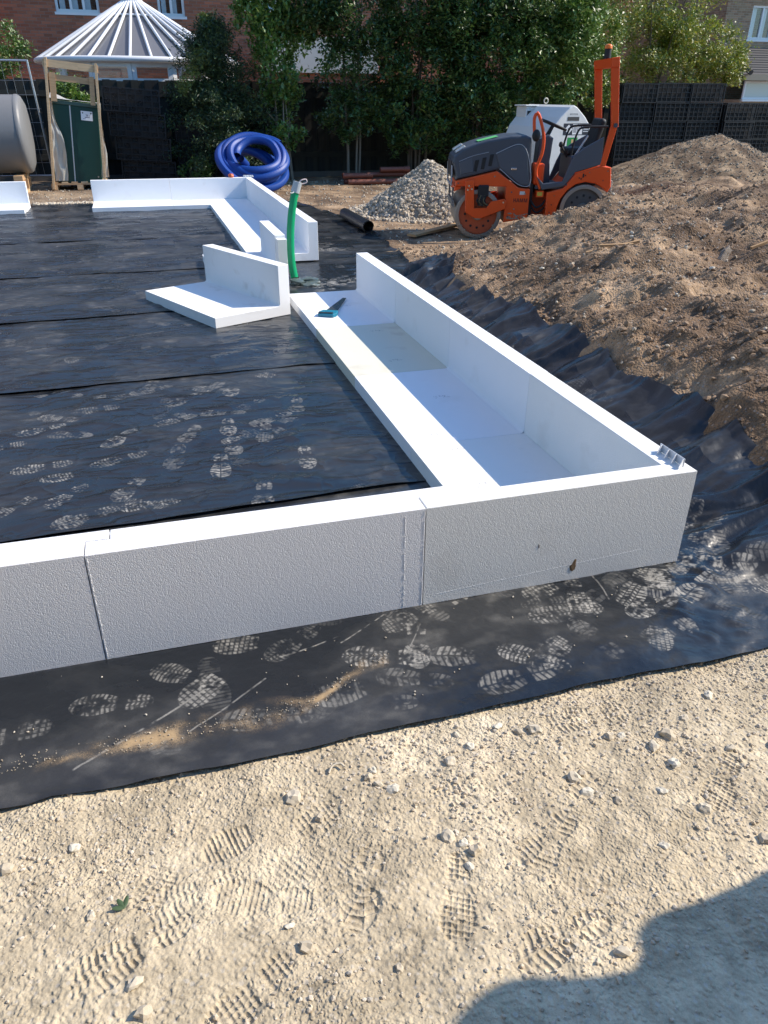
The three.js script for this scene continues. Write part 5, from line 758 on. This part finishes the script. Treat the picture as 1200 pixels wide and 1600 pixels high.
{ const g = rockGeo(2, 3, 0.3); g.scale(0.05, 0.035, 0.04); const m = solo('orange_cap', g, M(0.6, 0.12, 0.04, 0.5), 'small orange plastic cap on top of the far white wall', 'cap'); m.position.set(-0.42, H + 0.04, -12.85); }

// ---------------------------------------------------------------- loose timber, rolled sheet
{ const pts = []; for (let i = 0; i <= 40; i++) { const a = i / 40 * 4 * Math.PI, q = 0.088 - 0.018 * i / 40; pts.push([Math.cos(a) * q, Math.sin(a) * q]); } for (let i = 40; i >= 0; i--) { const a = i / 40 * 4 * Math.PI, q = 0.084 - 0.018 * i / 40; pts.push([Math.cos(a) * q, Math.sin(a) * q]); }
  const g = extr(pts, 1.45); const m = solo('membrane_roll', g, M(0.012, 0.013, 0.015, 0.38, { bumpMap: rep(sheetBump, 3), bumpScale: 0.01 }), 'loose end of black membrane rolled into a tube at the sheet edge', 'membrane'); m.position.set(1.1, 0.1, -10.45); m.rotation.y = 0.0; }
const greyWood = M(0.75, 0.66, 0.54, 0.9, { map: pineMap });
function plank(label, a, b, w, t, mat = greyWood) { const A = V(...a), D = V(...b).sub(A), m = solo('plank', uvm(bx(0, D.length(), -t / 2, t / 2, -w / 2, w / 2)), mat, label, 'plank'); m.position.copy(A); m.quaternion.setFromUnitVectors(V(1, 0, 0), D.normalize()); return m; }
plank('weathered plank lying on the sand in front of the roller drum', [1.6, 0.035, -8.5], [2.62, 0.05, -9.25], 0.14, 0.03);
const P2 = (x, z, d = 0.02) => [x, heapY(x, z) + d, z];
plank('longer pale batten lying across the earth heap', P2(1.7, -3.9, 0.035), P2(2.15, -3.79, 0.035), 0.035, 0.022);
plank('shorter pale batten lying beside the longer one on the earth heap', P2(1.75, -3.78, 0.03), P2(2.06, -3.74, 0.03), 0.035, 0.02);
plank('short stake poking out of the earth heap near the grey rock slab', P2(2.92, -3.28, 0.03), P2(3.3, -3.3, 0.06), 0.025, 0.02);

// ---------------------------------------------------------------- stones and pebbles
reseed(401);
const stoneMats = [M(0.58, 0.51, 0.39, 0.93), M(0.5, 0.43, 0.32, 0.93), M(0.62, 0.57, 0.46, 0.93)];
function stone(label, group, x, y, z, s, k, mats = stoneMats) { const m = solo('stone', bigRock[k % 6], mats[k % mats.length], label, 'stone', group); m.position.set(x, y, z); m.scale.set(s * rr(0.85, 1.2), s * rr(0.6, 0.85), s * rr(0.8, 1.1)); m.rotation.set(rr(-0.3, 0.3), rr(0, 6.3), rr(-0.3, 0.3)); return m; }
const near = [[-1.85, 0.775, 0.025], [-1.79, 0.86, 0.016], [-1.56, 0.83, 0.02], [-1.6, 0.8, 0.014], [-1.62, 0.77, 0.017], [-1.6, 0.745, 0.014], [-1.02, 0.94, 0.02], [-0.99, 0.93, 0.015], [-1.01, 1.0, 0.016], [-0.72, 0.9, 0.024], [-0.65, 0.87, 0.027], [-0.7, 0.98, 0.024], [-0.55, 0.82, 0.016], [-0.83, 0.82, 0.02], [-0.79, 0.83, 0.014], [-1.05, 0.73, 0.02], [-1.1, 0.72, 0.017], [-1.28, 0.74, 0.016], [-1.36, 0.78, 0.018], [-1.9, 1.22, 0.02], [-1.93, 1.15, 0.013], [-2.3, 1.2, 0.018], [-2.28, 1.27, 0.02], [-1.43, 1.06, 0.015], [-1.46, 1.03, 0.02], [-1.41, 1.09, 0.018], [-1.44, 1.13, 0.014], [-1.18, 1.45, 0.018], [-0.94, 1.05, 0.014], [-0.8, 1.06, 0.015], [-0.72, 1.15, 0.02], [-0.62, 1.28, 0.018], [-1.16, 0.68, 0.018], [-1.3, 0.68, 0.014], [-2.62, 0.8, 0.02], [-2.45, 0.78, 0.014], [-2.4, 1.0, 0.012], [-1.7, 1.33, 0.012], [-0.4, 0.75, 0.02], [-0.5, 0.98, 0.017], [-0.35, 1.0, 0.02], [-0.9, 1.22, 0.013]];
near.forEach(([x, z, s], i) => stone('pale stone lying on the trodden dirt in front of the membrane', 'stones on the trodden dirt', x, dirtY(x, z) + s * 0.12, z, s * 0.9, i));
const onHeap = []; for (let i = 0; i < 60; i++) { const x = rr(1.0, 4.5), z = rr(-6.5, -0.6); onHeap.push([x, z, rr(0.01, 0.026)]); }
onHeap.forEach(([x, z, s], i) => stone('pale stone half buried in the brown earth heap', 'stones on the earth heap', x, heapY(x, z) + s * 0.2, z, s, i));
{ const m = solo('rock_slab', bigRock[2], M(0.3, 0.25, 0.2, 0.93, { bumpMap: rep(grainBump, 1), bumpScale: 0.01 }), 'large grey-brown rock slab sticking out of the earth heap', 'rock'); m.position.set(2.65, heapY(2.65, -3.26) + 0.04, -3.26); m.scale.set(0.085, 0.065, 0.035); m.rotation.set(0.2, 0.5, 0.5); }
{ // loose grit on the dirt
  const L = [[], [], [], []];
  for (let i = 0; i < 60000; i++) { const x = rr(-3.1, 0.4), z = rr(0.55, 1.8), den = clamp(0.1 + 1.3 * fbm(x * 2.2, z * 2.2, 3, 90) + 0.55 * ss(-1.9, -1.0, x) * ss(1.2, 0.65, z)); if (rnd() > den) continue; const s = 0.0014 + 0.0062 * Math.pow(rnd(), 4.2); L[i % 4].push([x, dirtY(x, z) + s * 0.1, z, s, pale(0.46, 0.64)]); }
  L.forEach((l, i) => scatter('loose_grit', stoneGeos[i], stoneMat, l, scene, 'pale grit scattered over the trodden dirt'));
}
{ // clods and stones on the heap
  const L = [[], [], [], []];
  for (let i = 0; i < 22000; i++) { const x = rr(0.75, 5.5), z = rr(-7.8, 0.2); if (x < sheetEdge(z) + 0.02) continue; const patch = clamp(fbm(x * 1.1, z * 1.1, 3, 95) * 3 - 0.1), s = 0.003 + 0.014 * Math.pow(rnd(), 3.5), white2 = rnd() < 0.06 + 0.7 * patch, kk = rr(0.7, 1.25); if (!white2 && rnd() < 0.35) continue; const c = white2 ? pale(0.34, 0.58) : new THREE.Color().setRGB(0.26 * kk, 0.18 * kk, 0.115 * kk); L[i % 4].push([x, heapY(x, z) + s * 0.25, z, white2 ? s : s * 1.5, c]); }
  L.forEach((l, i) => scatter('heap_stones', stoneGeos[i], stoneMat, l, scene, 'small stones and clods strewn over the earth heap'));
}
{ // pebbles on the track and yard
  const L = [[], []];
  for (let i = 0; i < 7000; i++) { const x = rr(-5, 6), z = rr(-17, -6.5); if (z > -13.2 && x < sheetEdge(z) + 0.05) continue; const s = 0.006 + 0.02 * Math.pow(rnd(), 3); L[i % 2].push([x, (x > 0.36 ? heapY(x, z) : 0.02) + s * 0.2, z, s, pale(0.25, 0.55)]); }
  for (let i = 0; i < 500; i++) { const x = rr(-3.9, -2.8), z = -13.35 + rr(-0.08, 0.08), s = rr(0.01, 0.03); L[i % 2].push([x, 0.03 + s * 0.3, z, s, pale(0.5, 0.65)]); }
  L.forEach((l, i) => scatter('track_gravel', stoneGeos[i], stoneMat, l, scene, 'gravel scattered over the bare yard'));
}
{ // fallen leaf, curled root
  const t = thing('fallen_leaf', 'small green fallen leaf on the trodden dirt', 'leaf', [-2.32, dirtY(-2.32, 1.0) + 0.008, 1.0], 0.6), lm = M(0.05, 0.09, 0.035, 0.6, { side: THREE.DoubleSide });
  for (let k = -1; k <= 1; k++) { const g = new THREE.PlaneGeometry(0.014, 0.03, 2, 3), p = g.attributes.position; for (let i = 0; i < p.count; i++) p.setXYZ(i, p.getX(i) * (1.1 - Math.abs(p.getY(i)) * 40), p.getY(i) + 0.014, 0.004 * Math.cos(p.getX(i) * 200)); g.rotateX(-1.4); g.rotateY(k * 0.9); g.computeVertexNormals(); part('leaflet', g, lm, t); }
  const rt = solo('root_piece', tube([[0, 0, 0], [0.015, 0.006, -0.018], [0.04, 0.008, -0.02], [0.05, 0.006, -0.006]], 0.0035, 20, 6), stoneMats[0], 'short curled pale root lying on the dirt by the membrane edge', 'root'); rt.position.set(-1.73, dirtY(-1.73, 0.72) + 0.004, 0.72);
}
{ // bits of dirt on the membrane
  const L = [[], []]; reseed(433);
  for (let i = 0; i < 420; i++) { const x = rr(-2.9, -1.4), z = 0.43 + 0.03 * n3(x * 3, 1) - 0.16 * ss(-1.75, -1.45, x) + rr(-0.035, 0.035), s = rr(0.001, 0.003); L[i % 2].push([x, outerY(x, z) + s * 0.5 + 0.001, z, s, pale(0.3, 0.5)]); }
  for (let i = 0; i < 60; i++) { const x = rr(-3, 0), z = rr(0.05, 0.5), s = rr(0.001, 0.005); L[i % 2].push([x, outerY(x, z) + s * 0.5 + 0.001, z, s, pale(0.4, 0.6)]); }
  L.forEach((l, i) => scatter('sand_grains', stoneGeos[i], stoneMat, l, scene, 'sand grains washed over the black membrane edge'));
}
// ---------------------------------------------------------------- person standing beside the photographer; only the shadow falls in view
{
  const J = { head: [0, 1.66, 0.02, 0.105], crown: [0, 1.71, 0.0, 0.1], neck: [0, 1.47, -0.01, 0.085], chest: [0, 1.25, 0, 0.17], waist: [0, 1.05, 0, 0.18], hip: [0, 0.95, 0, 0.145] };
  const bones = [[J.head, J.crown], [J.head, J.neck], [J.neck, J.chest], [J.chest, J.waist], [J.waist, J.hip]];
  for (const s of [-1, 1]) { const sh = [s * 0.15, 1.36, 0, 0.08], el = [s * 0.27, 1.14, -0.04, 0.062], wr = [s * 0.2, 0.95, 0.07, 0.05], hd = [s * 0.15, 0.9, 0.1, 0.045], hp = [s * 0.09, 0.92, 0, 0.1], kn = [s * 0.11, 0.5, 0.01, 0.065], an = [s * 0.12, 0.09, -0.02, 0.045], to = [s * 0.13, 0.045, 0.16, 0.042]; bones.push([J.chest, sh], [sh, el], [el, wr], [wr, hd], [J.hip, hp], [hp, kn], [kn, an], [an, to]); }
  const dist = (x, y, z) => { let d = 9; for (const [a, b] of bones) { const bxx = b[0] - a[0], by = b[1] - a[1], bz = b[2] - a[2], t = clamp(((x - a[0]) * bxx + (y - a[1]) * by + (z - a[2]) * bz) / (bxx * bxx + by * by + bz * bz)), q = Math.hypot(x - a[0] - bxx * t, y - a[1] - by * t, (z - a[2] - bz * t) * 1.1) - lerp(a[3], b[3], t), h = clamp(0.5 + 0.5 * (d - q) / 0.03); d = lerp(d, q, h) - 0.03 * h * (1 - h); } return d; };
  const res = 110, mc = new MarchingCubes(res, new THREE.MeshBasicMaterial(), false, false, 90000), S = 0.95; mc.isolation = 0;
  for (let k = 0; k < res; k++) for (let j = 0; j < res; j++) for (let i = 0; i < res; i++) { const c = (q) => (q - res / 2) / (res / 2) * S, x = c(i), y = c(j) + 0.92, z = c(k); mc.field[i + j * res + k * res * res] = Math.abs(x) > 0.5 || Math.abs(z) > 0.4 ? -1 : -dist(x, y, z); }
  mc.update(); const n = mc.count, g = new THREE.BufferGeometry(), pos = new Float32Array(n * 3), nor = new Float32Array(n * 3), col = new Float32Array(n * 3);
  for (let i = 0; i < n; i++) { const x = mc.positionArray[i * 3] * S, y = mc.positionArray[i * 3 + 1] * S + 0.92, z = mc.positionArray[i * 3 + 2] * S; pos.set([x, y, z], i * 3); nor.set([mc.normalArray[i * 3], mc.normalArray[i * 3 + 1], mc.normalArray[i * 3 + 2]], i * 3); const c = y > 1.7 ? [0.05, 0.035, 0.025] : y > 1.5 ? [0.5, 0.31, 0.23] : y > 0.98 ? [0.1, 0.12, 0.16] : y > 0.12 ? [0.03, 0.035, 0.05] : [0.12, 0.08, 0.05]; col.set(c, i * 3); }
  g.setAttribute('position', new THREE.BufferAttribute(pos, 3)); g.setAttribute('normal', new THREE.BufferAttribute(nor, 3)); g.setAttribute('color', new THREE.BufferAttribute(col, 3));
  const m = M(1, 1, 1, 0.8, { vertexColors: true }), p = solo('person', g, m, 'person in dark work clothes standing with hands in pockets beside the membrane', 'person'); p.position.set(0.5, -0.02, 1.77); p.rotation.y = -2.2;
}
renderer.render(scene, camera);
